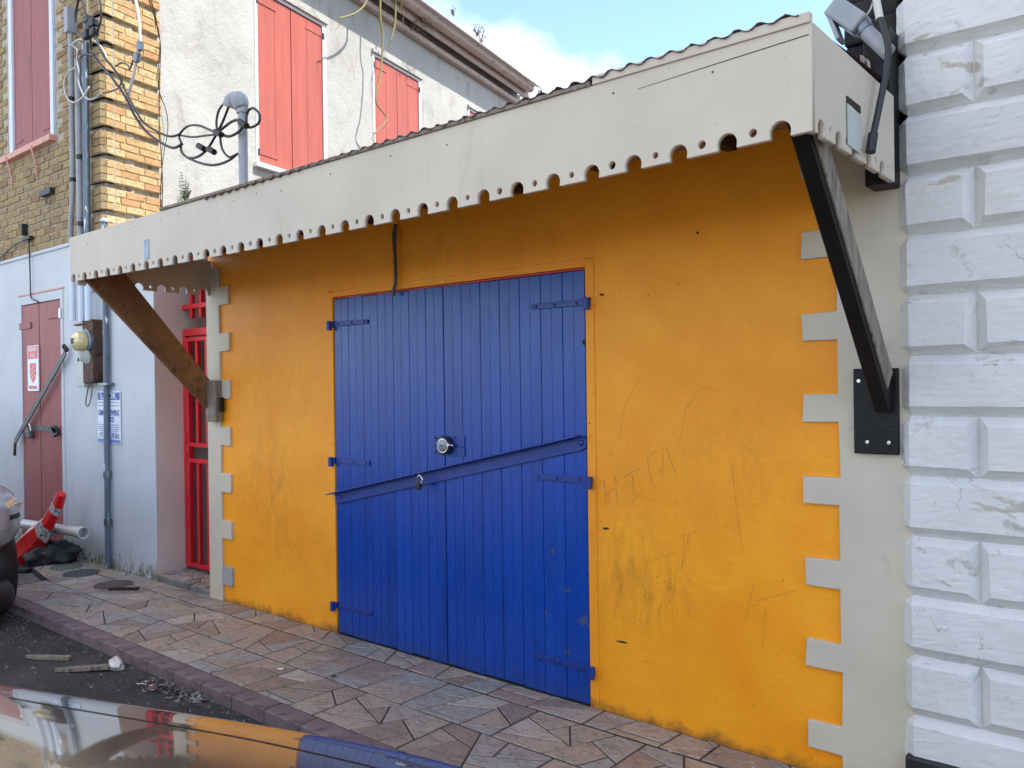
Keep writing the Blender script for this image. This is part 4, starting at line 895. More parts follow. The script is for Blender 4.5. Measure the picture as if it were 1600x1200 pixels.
# ================================================================== PIPES, METER, SIGNS
def pipe(name, pts, r, mt, lab, cat='pipe', clamps=(), group='conduits on the left building', extra=None):
    t = thing(name, pts[-1], lab, cat, group)
    if group == 'conduits on the left building' and pts[0][2] > 4:
        MB().tube([p for p in pts if p[2] > 3]+[(pts[-1][0], pts[-1][1], 2.98)], r, 12, 3).build('tube', mt, t, smooth='auto'); MB().tube([(pts[-1][0], pts[-1][1], 2.979), pts[-1]], r+.001, 12, 0).build('painted_lower_tube', 'white_pipe', t, smooth='auto')
    else: MB().tube(pts, r, 12, 3).build('tube', mt, t, smooth='auto')
    for c in clamps: MB().lathe([(r+.006, -.018), (r+.006, .018)], c, (0, 0, 1), 12).build('clamp', 'black', t, smooth='auto')
    if extra: extra(t)
    return t
pipe('conduit', [(-3.765, -.075, 5.1), (-3.765, -.075, 4.0), (-3.765, -.075, 3.6), (-3.775, -.075, 3.45), (-3.83, -.07, 3.2), (-3.86, -.06, 3.05), (-3.86, -.05, 2.7), (-3.86, -.05, 2.28)], .024, 'grey_pipe',
     'thin grey conduit nearest the street window, with a box on top and a kink', clamps=((-3.765, -.075, 4.36), (-3.766, -.075, 3.6)),
     extra=lambda t: MB().box(-3.81, -3.73, -.12, -.04, 4.98, 5.22).build('end_box', 'grey_pipe', t, bevel=.006))
pipe('conduit', [(-3.6, -.08, 4.68), (-3.6, -.08, 4.0), (-3.6, -.08, 3.3), (-3.6, -.08, 2.25)], .03, 'grey_pipe', 'middle grey conduit of three, with wide black clamps', clamps=((-3.58, -.08, 3.78), (-3.58, -.08, 3.16)))
pipe('conduit', [(-3.425, -.09, 4.8), (-3.43, -.09, 4.0), (-3.435, -.09, 3.3), (-3.44, -.085, 2.25)], .031, 'galv_chip', 'dark grey chipped conduit of three, closest to the brick corner', clamps=())
def strap(t):
    MB().box(-3.3, -3.12, -.075, -.004, 1.655, 1.68).build('strap', 'galv', t, bevel=.003)
    for z in (.85, .42): MB().lathe([(.034, -.03), (.034, .03)], (-3.215, -.04, z), (0, 0, 1), 12).build('coupling', 'galv', t, smooth='auto')
    MB().lathe([(.04, 0), (.038, .02), (.025, .035), (.003, .042)], (-3.2, -.04, 3.13), (0, 0, 1), 14).build('cap', 'grey_pipe', t, smooth='auto')
pipe('riser_pipe', [(-3.2, -.04, 3.13), (-3.2, -.04, 2.2), (-3.21, -.04, 1.2), (-3.22, -.04, .01)], .026, 'galv_chip', 'tall chipped grey pipe running down to the sidewalk in front of the towing sign', 'pipe', extra=strap)
t = thing('electric_meter', (-3.53, -.05, 1.65), 'rusty electricity meter box with round glass dome on the pale blue wall', 'meter')
MB().box(-3.56, -3.345, -.095, -.004, 1.68, 2.26).build('rusty_box', 'rusty', t, bevel=.008)
MB().box(-3.715, -3.562, -.085, -.004, 1.645, 2.22).build('grey_box', 'meter_grey', t, bevel=.008)
MB().box(-3.74, -3.50, -.1, -.004, 2.222, 2.235).build('box_lid', 'rusty', t, bevel=.003)
MB().box(-3.76, -3.72, -.07, -.02, 1.72, 1.95).build('side_box', 'meter_grey', t, bevel=.008)
MB().lathe([(.115, -.01), (.115, .02), (.098, .03), (.098, .035)], (-3.45, -.095, 2.06), (0, -1, 0), 26).build('meter_ring', 'galv', t, smooth='auto')
MB().lathe([(.094, 0), (.093, .03), (.086, .058), (.07, .08), (.04, .095), (.002, .099)], (-3.45, -.131, 2.06), (0, -1, 0), 26).build('glass_dome', 'meter_glass', t, smooth='auto')
MB().box(-3.475, -3.425, -.233, -.227, 2.035, 2.09).build('dial_plate', 'cover_brown', t, bevel=.002)
MB().lathe([(.095, 0), (.09, .03), (.06, .045), (.002, .05)], (-3.47, -.09, 1.94), (0, -1, -.4), 20).build('lower_bowl', 'meter_grey', t, smooth='auto')
MB().box(-3.56, -3.36, -.108, -.094, 1.94, 1.965).build('latch', 'iron', t, bevel=.003)
for x in (-3.67, -3.6): MB().lathe([(.016, 0), (.016, .004)], (x, -.085, 1.9), (0, -1, 0), 10).build('knockout', 'hole', t)
MB().tube([(-3.44, -.06, 1.68), (-3.45, -.07, 1.55), (-3.49, -.08, 1.47), (-3.54, -.08, 1.5), (-3.5, -.07, 1.66)], .006, 6).build('loop_wire', 'grey_wood', t, smooth=True)

sg = thing('towing_sign', (-3.22, -.02, 1.13), 'small blue and white towing notice on the pale wall behind the pipe', 'sign')
y_ = -.016
MB().box(-3.445, -2.995, y_, -.008, 1.13, 1.602).build('sheet', 'sign_white', sg, bevel=.001)
TT = lambda cx, cz, y: (lambda u, v, w: Vector((cx+u, y-w, cz+v)))
hb = MB().box(-3.435, -3.005, y_-.002, y_-.0005, 1.525, 1.592).build('header_bar', 'sign_blue', sg)
text_mesh('lettering', 'LOOK', .078, TT(-3.22, 1.558, y_-.003), 'sign_white', sg, sx=1.45, bold=.002)
text_mesh('lettering', "KIMO'S TOWING", .075, TT(-3.22, 1.405, y_-.001), 'sign_blue', sg, sx=.72, bold=.0012)
text_mesh('lettering', 'SERVICE', .066, TT(-3.22, 1.345, y_-.001), 'sign_blue', sg, sx=.85, bold=.0012)
text_mesh('lettering', '771-67', .062, TT(-3.345, 1.195, y_-.001), 'sign_blue', sg, sx=.8)
text_mesh('lettering', '690-0442', .062, TT(-3.1, 1.195, y_-.001), 'sign_blue', sg, sx=.68)
rr = random.Random(2)
for z in (1.497, 1.468, 1.442): pass
mb = MB()
for z, w0 in ((1.5, .4), (1.472, .42), (1.3, .42), (1.28, .4), (1.26, .42), (1.243, .36), (1.226, .3)):
    x = -3.22-w0/2
    while x < -3.22+w0/2-.01:
        w = rr.uniform(.02, .05); mb.box(x, min(x+w, -3.22+w0/2), y_-.0012, y_-.0003, z-.004, z+.004); x += w+.01
mb.build('small_print', 'sign_blue2', sg)
MB().box(-3.44, -3.0, y_-.002, y_-.0005, 1.137, 1.168).build('footer_bar', 'sign_blue2', sg)

sg = thing('door_sign', (-4.91, .01, 1.61), 'upright red and white notice with red shield on the dull red door', 'sign')
MB().prism([(-5.06, 1.62), (-5.05, 1.612), (-4.79, 1.612), (-4.78, 1.62), (-4.78, 2.075), (-4.79, 2.083), (-5.05, 2.083), (-5.06, 2.075)], .006, .016).build('sheet', 'sign_white', sg)
MB().box(-5.045, -4.795, .004, .0055, 1.945, 2.075).build('red_panel', 'sign_red', sg)
text_mesh('lettering', 'RESERVED', .05, TT(-4.92, 2.04, .003), 'sign_white', sg, sx=.88, bold=.0008)
text_mesh('lettering', 'FOR', .055, TT(-4.92, 1.975, .003), 'sign_white', sg, sx=1, bold=.0008)
text_mesh('lettering', 'PERSONNEL', .044, TT(-4.92, 1.648, .005), 'sign_red', sg, sx=.9, bold=.001)
sh = [(0, -.1), (.045, -.06), (.068, -.01), (.07, .075), (.062, .1), (.045, .085), (.03, .1), (.015, .085), (0, .1), (-.015, .085), (-.03, .1), (-.045, .085), (-.062, .1), (-.07, .075), (-.068, -.01), (-.045, -.06)]
MB().prism([(-4.92+x*1.15, 1.8+z*1.05) for x, z in sh], .0035, .0055).build('shield', 'sign_red', sg)
mb = MB()
for k in (-.05, 0, .05): mb.beam((-4.975, .003, 1.775+k), (-4.865, .003, 1.83+k), .0008, .006, (0, 0, 1))
mb.build('shield_script', 'sign_white', sg)
sg.location.y -= .027
t = thing('door_bar', (-4.67, -.05, 1.07), 'dark iron bar slanting across the dull red door', 'bar')
MB().beam((-5.33, -.055, 1.075), (-4.03, -.055, 1.98), .012, .06).build('flat_bar', 'iron', t, bevel=.002)
MB().tube([(-4.06, -.03, 1.99), (-4.09, -.05, 2.04), (-4.04, -.06, 2.05), (-4.01, -.04, 2.0)], .014, 6).build('eye', 'black', t, smooth=True)
MB().tube([(-5.34, -.05, 1.07), (-5.33, -.06, .98), (-5.36, -.05, .93)], .016, 6).build('hanging_lock', 'rusty', t, smooth=True)
t = thing('door_hasp', (-4.6, -.02, 1.2), 'short dark iron hasp with padlock across the dull red door boards', 'hasp')
MB().beam((-4.97, -.012, 1.235), (-4.33, -.012, 1.21), .01, .055).build('strap', 'iron', t, bevel=.003)
MB().tube([(-4.4, -.02, 1.2), (-4.38, -.05, 1.25), (-4.3, -.05, 1.25), (-4.28, -.03, 1.19), (-4.36, -.04, 1.165)], .016, 6).build('staple', 'black', t, smooth=True)
MB().box(-5.04, -4.93, -.06, -.02, 1.12, 1.2).build('padlock_body', 'iron', t, bevel=.01)
MB().tube([(-5.03, -.04, 1.19), (-5.02, -.045, 1.26), (-4.96, -.045, 1.265), (-4.945, -.04, 1.19)], .01, 6).build('padlock_shackle', 'steel', t, smooth=True)
# brackets on the brick
t = thing('wall_bracket', (-4.47, -.03, 3.6), 'small black iron bracket stuck in the yellow brick', 'bracket')
MB().box(-4.62, -4.36, -.05, .02, 3.575, 3.635).build('plate', 'black', t, bevel=.004)
MB().tube([(-4.48, -.02, 3.57), (-4.52, -.02, 3.52), (-4.46, -.015, 3.48), (-4.4, -.02, 3.52)], .004, 5).build('wire_stub', 'black', t)
t = thing('wire_anchor', (-5.0, -.03, 3.2), 'black wire anchor above the dull red door with a wire going left', 'anchor')
MB().box(-5.13, -5.08, -.05, .02, 3.25, 3.37).build('upright', 'black', t, bevel=.004)
MB().box(-5.1, -4.9, -.045, .0, 3.19, 3.22).build('foot', 'black', t, bevel=.004)
MB().tube(PT_wireL, .008, 6).build('wire', 'black_gloss', t, smooth=True)
MB().tube(PT_wireL2, .007, 6).build('down_wire', 'black_gloss', t, smooth=True)

# ================================================================== CABLES
def cable(pts, r, mt, lab, grp='cables at the brick corner'):
    t = thing('cable', pts[-1], lab, 'cable', grp); MB().tube(pts, r, 6, 5).build('sheath', mt, t, smooth=True); return t
cable(PT_swagA, .010, 'black_gloss', 'upper black cable sagging from the brick corner to the roof mast')
cable(PT_swagB, .011, 'black_gloss', 'lower black cable sagging from the brick corner to the roof mast')
cable(PT_dropA, .011, 'black_gloss', 'black drop cable bowing left of the conduit tops at the photo top')
t = cable(PT_dropB, .010, 'black_gloss', 'straight black drop cable entering the connector from above')
for i, p in enumerate(PT_conn):
    MB().box(p[0]-.045, p[0]+.045, p[1]-.03, p[1]+.03, p[2]-.035, p[2]+.035).build('connector', 'black', t, bevel=.012)
cable(PT_dropC, .009, 'black_gloss', 'black drop cable bowing right next to the brick corner')
cable(PT_loopA, .008, 'white_cable', 'pale round wire loop left of the conduits')
cable(PT_loopB, .008, 'grey_pipe', 'long grey wire wriggling down over the middle conduit')
cable(PT_loopC, .007, 'white_cable', 'pale wire arching over the conduit tops')
cable(PT_loopD, .008, 'black_gloss', 'short black wire arch across the two right conduits')
cable(PT_loopE, .007, 'black_gloss', 'black wire curling under the connector on the sunny brick')
cable(PT_white, .013, 'white_cable', 'thick white cable down the sunny brick quoins')
cable(PT_blackstub, .007, 'black_gloss', 'short black wire hooked to the white cable clip')
for p, k in ((PT_white[4], 0), (PT_white[5], 1)):
    o = MB().box(p[0]-.03, p[0]+.03, p[1]-.02, p[1]+.02, p[2]-.04, p[2]+.04).build('cable_clip', 'galv', bevel=.006); tag(o, ('grey clip higher on the thick white cable', 'grey clip lower on the thick white cable')[k], 'clip', 'cable clips')
cable(PT_thinA, .004, 'black_gloss', 'thin black wire bulging right of the brick quoins onto white plaster', 'thin wires at the quoin edge')
cable(PT_thinB, .004, 'black_gloss', 'thin black wire hugging the edge of the brick quoins', 'thin wires at the quoin edge')
ms = thing('service_mast', (-1.07, .05, 2.7), 'grey service mast with round weatherhead rising above the canopy roof', 'mast')
MB().tube([(-1.07, .03, 2.7), (-1.07, .03, 3.72)], .034, 16, 0).build('mast_tube', 'grey_pipe', ms, smooth='auto')
MB().lathe([(.046, 0), (.046, .03)], (-1.07, .03, 3.66), (0, 0, 1), 16).build('collar', 'grey_pipe', ms, smooth='auto')
MB().lathe([(.03, -.01), (.05, .0), (.062, .03), (.066, .06), (.06, .09), (.042, .115), (.015, .125)], (-1.075, .025, 3.7), (-.35, -.12, 1), 18).build('weatherhead', 'grey_pipe', ms, smooth='auto')
MB().tube([(-1.09, .015, 3.77), (-1.15, -.01, 3.775), (-1.175, -.02, 3.72)], [.05, .045], 12, 4).build('hood_spout', 'grey_pipe', ms, smooth='auto')
G2 = 'cable loops at the roof mast'
cable(PT_m1, .009, 'black_gloss', 'black cable loop at upper left of the mast tangle', G2); cable(PT_m2, .010, 'black_gloss', 'black cable making the lowest sweep under the mast tangle', G2)
cable(PT_m3, .011, 'black_gloss', 'flat black cable loop crossing the mast itself', G2); cable(PT_m4, .009, 'black_gloss', 'black cable dropping from the weatherhead round the left of the mast', G2)
cable(PT_m5, .010, 'black_gloss', 'small black cable loop on the right of the mast', G2); cable(PT_m6, .010, 'black_gloss', 'black cable slanting from the weatherhead down to the lower left', G2)
t = cable(PT_m7, .008, 'black_gloss', 'straight black cable joining the sagging cables to the mast tangle', G2)
for p in PT_mastconn: MB().tube([(p[0]-.04, p[1]-.02, p[2]+.02), (p[0]+.04, p[1]-.02, p[2]-.02)], .024, 8, 0).build('splice', 'black', t, smooth='auto')

# ================================================================== VINES, WEEDS
for p, lab in ((PT_v1, 'longest olive vine hanging from the eaves across the second window'), (PT_v2, 'short olive vine hanging right of the longest one'), (PT_v3, 'olive vine curving left from the eaves over white plaster'), (PT_v4, 'shortest olive vine tip hanging at the gutter')):
    t = thing('vine', p[0], lab, 'vine', 'vines hanging from the eaves'); MB().tube(p, [.017, .009], 6, 5).build('stem', 'vine', t, smooth=True)
    ro = MB(); r0 = random.Random(len(p))
    for i in range(5):
        q = Vector(p[-1]) if i < 3 else Vector(p[-2]); ro.tube([q, q+Vector((r0.uniform(-.03, .03), r0.uniform(-.03, .03), -.06)), q+Vector((r0.uniform(-.06, .06), r0.uniform(-.06, .06), -.13))], .002, 4, 2)
    ro.build('rootlets', 'dry', t)
def twigs(name, c, n, h, lab, cat, mt='dry', up_=1, sp=.3, grp=None):
    c = Vector(c); mb = MB(); r0 = random.Random(int(abs(c.x*100))); t = thing(name, c, lab, cat, grp)
    for i in range(n):
        d_ = Vector((r0.uniform(-1, 1)*sp, r0.uniform(-1, 1)*sp, up_*r0.uniform(.5, 1)))*h
        mb.tube([c, c+d_*.5+Vector((J(.02), J(.02), 0)), c+d_], [.006, .003], 4, 2)
        for k in range(6):
            q = c+d_*r0.uniform(.3, 1); v = Vector((r0.uniform(-1, 1), r0.uniform(-1, 1), r0.uniform(-.6, .6)))*.035; w = v.cross(Vector((0, 0, 1)))*.4
            mb.add([q, q+v*.5+w, q+v, q+v*.5-w], [(0, 1, 2, 3)])
    mb.build('stems', mt, t); return t
twigs('dry_weed', PT_nest[0], 26, .3, 'tangle of dead weed and roots stuck in the eaves', 'weed', 'dry', -.6, .9, 'weeds on the eaves')
G3 = 'weeds on the eaves'
for p, lab in zip(PT_weeds, ('tallest dry weed standing on the roof edge against the sky', 'low dry weed right of the tallest one on the roof edge', 'dry weed tuft highest up on the roof edge', 'faint dry weed tuft at the roof end just above the corrugated sheet')):
    twigs('dry_weed', p, 7, .26 if 'tallest' in lab else .14, lab, 'weed', 'dry', 1, .35, G3)
t = thing('fern', PT_fern[0], 'small green fern growing on white plaster behind the canopy', 'fern'); mb = MB(); c = Vector(PT_fern[0])
for i, (dx, dz) in enumerate(((-.1, .3), (-.03, .36), (.06, .26), (.12, .22), (-.16, .2), (.16, .12))):
    for k in range(9):
        u = k/9; q = c+Vector((dx*u*1.1, -.04*u, dz*u-.06*u*u)); w = .05*(1-u*.8)
        for s_ in (-1, 1): mb.add([q, q+Vector((s_*w*.9, -.01, w*.35)), q+Vector((s_*w, -.01, w*.1)), q+Vector((s_*w*.4, 0, -.012))], [(0, 1, 2, 3)])
mb.build('fronds', 'leaf', t)

# ================================================================== STREET THINGS
def loft(secs, seg=14):
    """secs: centre, side vector, other vector"""
    vs = [Vector(c)+Vector(a)*math.cos(2*math.pi*k/seg)+Vector(b)*math.sin(2*math.pi*k/seg) for c, a, b in secs for k in range(seg)]; n = len(secs)
    return MB().add(vs, [(i*seg+k, i*seg+(k+1) % seg, (i+1)*seg+(k+1) % seg, (i+1)*seg+k) for i in range(n-1) for k in range(seg)]+[tuple(range(seg))[::-1], tuple(range((n-1)*seg, n*seg))])
cn = thing('traffic_cone', (-4.2, -.33, -.085), 'bent red traffic cone with worn silver bands on a black base', 'cone')
base = [(-4.55, -.36), (-4.42, -.56), (-4.05, -.6), (-3.9, -.48), (-3.95, -.22), (-4.15, -.1), (-4.45, -.14)]
MB().add([(x, y, -.085) for x, y in base]+[(x, y, -.045) for x, y in base], [tuple(range(7))[::-1], tuple(range(7, 14))]+[(i, (i+1) % 7, (i+1) % 7+7, i+7) for i in range(7)]).build('base', 'black', cn, bevel=.01)
path = [(-4.32, -.36, -.06), (-4.27, -.35, .06), (-4.13, -.31, .17), (-3.98, -.29, .27), (-3.89, -.28, .36), (-3.82, -.26, .45), (-3.75, -.25, .54), (-3.69, -.24, .64)]
rad = [(.11, .1), (.16, .1), (.155, .085), (.12, .07), (.078, .055), (.085, .05), (.072, .045), (.052, .04)]
def sec(i, k=1):
    d_ = (Vector(path[min(i+1, 7)])-Vector(path[max(i-1, 0)])).normalized(); sd_ = Vector((d_.z, 0, -d_.x)).normalized()
    return (path[i], sd_*rad[i][0]*k, d_.cross(sd_)*rad[i][1]*k)
o = loft([sec(i) for i in range(8)], 6).build('body', 'cone', cn, bevel=.008)
def lerp_sec(u, k):
    i = int(u); f_ = u-i; a = sec(i, k); b = sec(min(i+1, 7), k); return tuple(Vector(p)*(1-f_)+Vector(q)*f_ for p, q in zip(a, b))
for u0, u1 in ((2.9, 3.8), (5.2, 5.9)): loft([lerp_sec(u0, 1.03), lerp_sec((u0+u1)/2, 1.03), lerp_sec(u1, 1.03)], 6).build('reflective_band', 'reflector', cn, smooth='auto')
cn.location.z += .026
pv = thing('pvc_pipe', (-4.4, -.2, .28), 'white plastic pipe lying across the red cone in front of the door', 'pipe')
mb = MB(); a, b = Vector((-5.75, -.2, .235)), Vector((-3.41, -.17, .322)); ax = (b-a); ln = ax.length
mb.lathe([(.047, 0), (.047, ln-.1), (.055, ln-.09), (.055, ln), (.046, ln), (.044, ln-.12), (.002, ln-.12)], a, ax, 18); mb.build('tube', 'pvc', pv, smooth='auto')
# bin bag: crumpled lump
bm = bmesh.new(); bmesh.ops.create_icosphere(bm, subdivisions=4, radius=1)
from mathutils import noise as mn
for v in bm.verts:
    p = v.co.copy(); k = 1+.28*mn.noise(p*2.3)+.16*abs(mn.noise(p*5.1))+.08*mn.noise(p*10)
    v.co = Vector((p.x*.30*k, p.y*.17*k, max(-.02, p.z*.15*k+.05)))
me = bpy.data.meshes.new('bin_bag'); bm.to_mesh(me); bm.free(); me.polygons.foreach_set('use_smooth', [True]*len(me.polygons))
o = link_mesh('bin_bag', me, 'bag'); o.location = (-4.02, -.22, -.01); o.rotation_euler = (0, R(-6), R(14)); tag(o, 'crumpled black bin bag lying at the foot of the red cone', 'bag')
for (a, b, w, lab) in (((-1.34, -1.4, -.058), (-1.07, -1.24, -.055), .045, 'short grey wood stick on the road, farther from the white lump'), ((-.92, -1.39, -.058), (-.68, -1.17, -.045), .05, 'splintered wood stick on the road touching the white lump')):
    a, b = Vector(a), Vector(b); d_ = (b-a).normalized(); s_ = Vector((-d_.y, d_.x, 0)); mb = MB()
    pr = [a, a+d_*.06+s_*w*.4, b+s_*w*.5, b-s_*w*.5, a+d_*.09-s_*w*.5]
    mb.add([p-Vector((0, 0, .01)) for p in pr]+[p+Vector((0, 0, .012)) for p in pr], [tuple(range(5))[::-1], tuple(range(5, 10))]+[(i, (i+1) % 5, (i+1) % 5+5, i+5) for i in range(5)])
    o = mb.build('wood_stick', 'grey_wood', bevel=.002); tag(o, lab, 'stick', 'sticks on the road')
def lump(name, c, s, mt, lab, cat, seed, flat=.7):
    bm = bmesh.new(); bmesh.ops.create_icosphere(bm, subdivisions=2, radius=1); o_ = Vector((seed*3.1, seed, 0))
    for v in bm.verts: k = 1+.55*mn.noise(v.co*1.4+o_)+.25*mn.noise(v.co*3+o_); v.co = Vector((v.co.x*s*k, v.co.y*s*.8*k, v.co.z*s*flat*k))
    me = bpy.data.meshes.new(name); bm.to_mesh(me); bm.free(); o = link_mesh(name, me, mt); o.location = c; return tag(o, lab, cat)
lump('plaster_lump', (-.68, -1.13, -.042), .055, 'stone_white', 'white broken plaster lump at the end of a wood stick', 'lump', 3, .8)
lt = thing('litter_heap', (-.18, -1.13, -.07), 'small heap of crushed red and white litter in the gutter', 'litter'); r0 = random.Random(8)
for i in range(14):
    c = Vector((-.22+r0.uniform(-.09, .12), -1.15+r0.uniform(-.05, .04), -.058)); mb = MB(); s_ = r0.uniform(.015, .035)
    p = [c+Vector((r0.uniform(-s_, s_), r0.uniform(-s_, s_), r0.uniform(0, s_*.8))) for _ in range(4)]; mb.add(p, [(0, 1, 2), (0, 2, 3), (1, 2, 3), (0, 1, 3)])
    mb.build('scrap', ('stone_white', 'sign_white', 'kerb', 'pinkdoor')[i % 4], lt)
rk = thing('rubble_heap', (.05, -1.1, -.07), 'low heap of grey rubble against the kerb face', 'rubble'); 
mb = MB()
for i in range(170):
    s_ = r0.uniform(.006, .022); c = Vector((r0.gauss(.04, .14), -1.07-abs(r0.gauss(0, .04)), -.065+r0.uniform(0, .02))); p = [c+Vector((r0.uniform(-s_, s_), r0.uniform(-s_, s_), r0.uniform(-s_*.3, s_))) for _ in range(5)]
    mb.add(p, [(0, 1, 2), (0, 2, 3), (1, 2, 4), (0, 3, 4), (0, 1, 4), (2, 3, 4)])
o = mb.build('crumbs', 'pebble', rk); o['kind'] = 'stuff'
for x, y, w, lab in ((.28, -.66, .016, 'small white paper scrap on the tiles near the kerb'), (.79, -.56, .02, 'round brass coloured cap lying on a tile joint')):
    if 'cap' in lab: o = MB().lathe([(.017, 0), (.017, .006), (.013, .008)], (.636, -.53, 0), (0, 0, 1), 12).build('bottle_cap', 'cover_brown'); tag(o, lab, 'cap')
    else: o = MB().add([(x, y, .003), (x+.04, y+.01, .004), (x+.035, y+.03, .008), (x-.004, y+.022, .003)], [(0, 1, 2, 3)]).build('paper_scrap', 'sign_white'); tag(o, lab, 'paper')

# ================================================================== CARS
def car(name, loc, rz, paint, label, zs=1.0, valance=False):
    t = thing(name, loc, label, 'car'); f_ = Vector((math.cos(rz), math.sin(rz), 0)); l_ = Vector((-math.sin(rz), math.cos(rz), 0)); L0 = Vector(loc)
    T = lambda p: L0+f_*p.x+l_*p.y+Vector((0, 0, p.z*zs))
    def body(st):
        rings = []
        for x, w, zb, zsd, zt in st:
            h = [(0, zb), (w*.86, zb), (w*.985, zb+.12), (w, zb+(zsd-zb)*.6), (w*.975, zsd), (w*.9, zsd+(zt-zsd)*.42), (w*.66, zsd+(zt-zsd)*.78), (w*.33, zsd+(zt-zsd)*.95), (0, zt)]
            rings.append([(x, y, z) for y, z in h]+[(x, -y, z) for y, z in h[-2:0:-1]])
        n = len(rings[0]); vs = [p for r_ in rings for p in r_]
        fs = [(i*n+k, i*n+(k+1) % n, (i+1)*n+(k+1) % n, (i+1)*n+k) for i in range(len(rings)-1) for k in range(n)]+[tuple(range(n))[::-1], tuple(range((len(rings)-1)*n, len(rings)*n))]
        return MB(T).add(vs, fs)
    zb0 = .50 if valance else .26
    st = [(0, .50, zb0+.05, .66, .72), (-.06, .66, zb0, .72, .80), (-.22, .79, zb0-.02, .78, .865), (-.5, .84, zb0-.04, .82, .905), (-.85, .855, .22, .84, .93), (-1.25, .86, .22, .85, .945), (-1.8, .86, .22, .86, .955), (-2.4, .86, .22, .9, .985), (-3.6, .86, .22, .92, .99), (-4.3, .85, .24, .92, 1.0), (-4.75, .80, .3, .86, .96), (-4.92, .68, .38, .76, .86)]
    o = body(st).build('body', paint, t, smooth=True); s_ = o.modifiers.new('s', 'SUBSURF'); s_.levels = s_.render_levels = 2
    cab = [(-1.85, -4.45, .74, .965), (-2.2, -4.2, .70, 1.16), (-2.6, -3.85, .62, 1.37), (-2.8, -3.65, .56, 1.41)]
    vs = []; 
    for xa, xb, w, z in cab: vs += [(xa, w*.82, z), (xa-.12, w, z), (xb+.12, w, z), (xb, w*.82, z), (xb, -w*.82, z), (xb+.12, -w, z), (xa-.12, -w, z), (xa, -w*.82, z)]
    mb = MB(T).add(vs, [(i*8+k, i*8+(k+1) % 8, i*8+8+(k+1) % 8, i*8+8+k) for i in range(3) for k in range(8)]+[tuple(range(24, 32))]); mb.build('greenhouse_glass', 'glass', t, smooth='auto')
    xa, xb, w, z = -2.58, -3.87, .63, 1.37
    rf = MB(T).add([(xa, w*.8, z), (xa-.1, w, z), (xb+.1, w, z), (xb, w*.8, z), (xb, -w*.8, z), (xb+.1, -w, z), (xa-.1, -w, z), (xa, -w*.8, z), (xa-.35, w*.5, z+.065), (xb+.35, w*.5, z+.065), (xb+.35, -w*.5, z+.065), (xa-.35, -w*.5, z+.065)],
        [(0, 1, 8), (1, 2, 9, 8), (2, 3, 9), (3, 4, 10, 9), (4, 5, 10), (5, 6, 11, 10), (6, 7, 11), (7, 0, 8, 11), (8, 9, 10, 11)]).build('roof', paint, t, smooth=True)
    for sy in (1, -1):
        for p0, p1 in (((-1.89, .70*sy, .96), (-2.62, .6*sy, 1.385)), ((-3.1, .745*sy, .96), (-3.1, .63*sy, 1.385)), ((-4.38, .70*sy, .96), (-3.83, .6*sy, 1.385))): MB(T).beam(p0, p1, .06, .05).build('pillar', paint, t, bevel=.008)
        hl = MB(T).add([(-.05, .42*sy, .60), (-.12, .66*sy, .62), (-.3, .795*sy, .66), (-.32, .80*sy, .75), (-.2, .72*sy, .765), (-.07, .45*sy, .70)], [tuple(range(6))]).build('headlight', 'lens', t); hl.modifiers.new('t', 'SOLIDIFY').thickness = .05; hl.modifiers['t'].offset = 0
        for x in (-.85, -3.85):
            w_ = MB(T).lathe([(.2, -.1), (.3, -.1), (.325, -.07), (.325, .07), (.3, .1), (.2, .1)], (x, .76*sy, .385/zs), (0, 1, 0), 28); tp = w_.build('wheel', 'black', t, smooth='auto')
            MB(T).lathe([(.02, -.075), (.2, -.07), (.2, .07), (.02, .075)], (x, .765*sy, .385/zs), (0, 1, 0), 20).build('rim', 'rim', tp, smooth='auto')
        if valance: MB(T).tube([(-.3, .86*sy, .0), (-.16, .78*sy, .05)], .1, 10, 0)
    MB(T).box(.005, .02, -.26, .26, .42, .52).build('number_plate', 'sign_white', t, bevel=.004)
    return t, T
CAR1, T1 = car('silver_car', (3.8, -2.52, -.13), R(23), 'car', 'glossy silver beige car whose bonnet mirrors the shop fronts', 1.025)
CAR2, T2 = car('parked_car', (-2.03, -1.86, -.13), R(0), 'car2', 'grey silver parked car nose at the left edge', 1.22, True)
MB(T2).tube([(-.2, .3, .2), (-.24, .55, .2), (-.4, .68, .2), (-.7, .72, .2)], .1, 12).build('lower_bumper', 'black', CAR2, smooth=True)

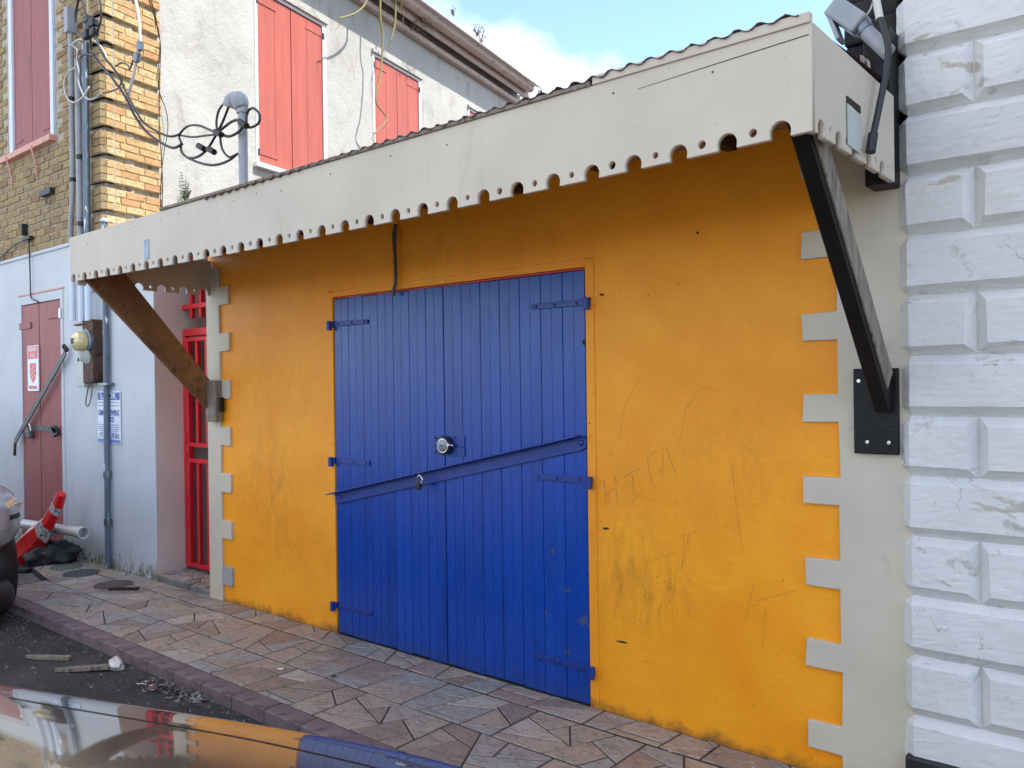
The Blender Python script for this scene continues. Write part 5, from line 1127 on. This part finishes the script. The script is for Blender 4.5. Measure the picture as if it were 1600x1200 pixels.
# bonnet shut line and a short trim strip by the headlight
def seam(pts, w, nm, mt, T, par, tgt):
    mb = MB(T); P = [Vector(p) for p in pts]; vs = []; n = 40
    for i in range(n+1):
        u = i/n*(len(P)-1); k = min(int(u), len(P)-2); q = P[k].lerp(P[k+1], u-k); vs += [q+Vector((0, w/2, w/3)), q-Vector((0, w/2, w/3))] if w < .02 else [q+Vector((0, 0, w/2)), q-Vector((0, 0, w/2))]
    mb.add(vs, [(2*i, 2*i+1, 2*i+3, 2*i+2) for i in range(n)]); o = mb.build(nm, mt, par)
    m_ = o.modifiers.new('w', 'SHRINKWRAP'); m_.target = tgt; m_.offset = .0012; m_.wrap_method = 'NEAREST_SURFACEPOINT'
bod = [c for c in CAR1.children if c.name.startswith('body')][0]
seam([(-.12, .50, .84), (-.4, .60, .89), (-1.0, .64, .92), (-1.75, .66, .94)], .007, 'bonnet_gap', 'black', T1, CAR1, bod)
seam([(-.12, -.50, .84), (-.4, -.60, .89), (-1.0, -.64, .92), (-1.75, -.66, .94)], .007, 'bonnet_gap', 'black', T1, CAR1, bod)
bod2 = [c for c in CAR2.children if c.name.startswith('body')][0]
seam([(-.06, .66, .70), (-.22, .80, .70), (-.5, .86, .71)], .03, 'bumper_slot', 'black', T2, CAR2, bod2)
for k in range(2): seam([(-.08, .66, .79+.03*k), (-.22, .78, .80+.03*k), (-.45, .83, .83+.03*k)], .045, 'turn_lens', 'amber', T2, CAR2, bod2)
# nail heads and butt joints of the fascia boards
r0 = random.Random(12)
for k in range(26):
    x = -1.45+k*.195+r0.uniform(-.03, .03)
    for z in (2.61+r0.uniform(-.02, .02),): MB().lathe([(.004, 0), (.004, .0012)], (x, -1.0108, z), (0, -1, 0), 8).build('nail_head', 'rusty' if r0.random() < .4 else 'cream', can)

fl = MB(); r0 = random.Random(33)
for i in range(110):
    x = r0.uniform(-3.0, 3.4); y = -abs(r0.gauss(0, .12))-.02 if i % 2 else r0.uniform(-.9, -.02)
    if y < -.92: continue
    s_ = r0.uniform(.003, .011); a = r0.uniform(0, 6.3)
    p = [Vector((x+s_*math.cos(a+k*2.1)*r0.uniform(.5, 1), y+s_*math.sin(a+k*2.1)*r0.uniform(.5, 1), .0035+r0.uniform(0, .003))) for k in range(3)]
    fl.add(p, [(0, 1, 2)])
tag(fl.build('litter_flecks', 'stone_white'), 'tiny pale flecks of paint and litter strewn on the sidewalk tiles', 'flecks', kind='stuff')
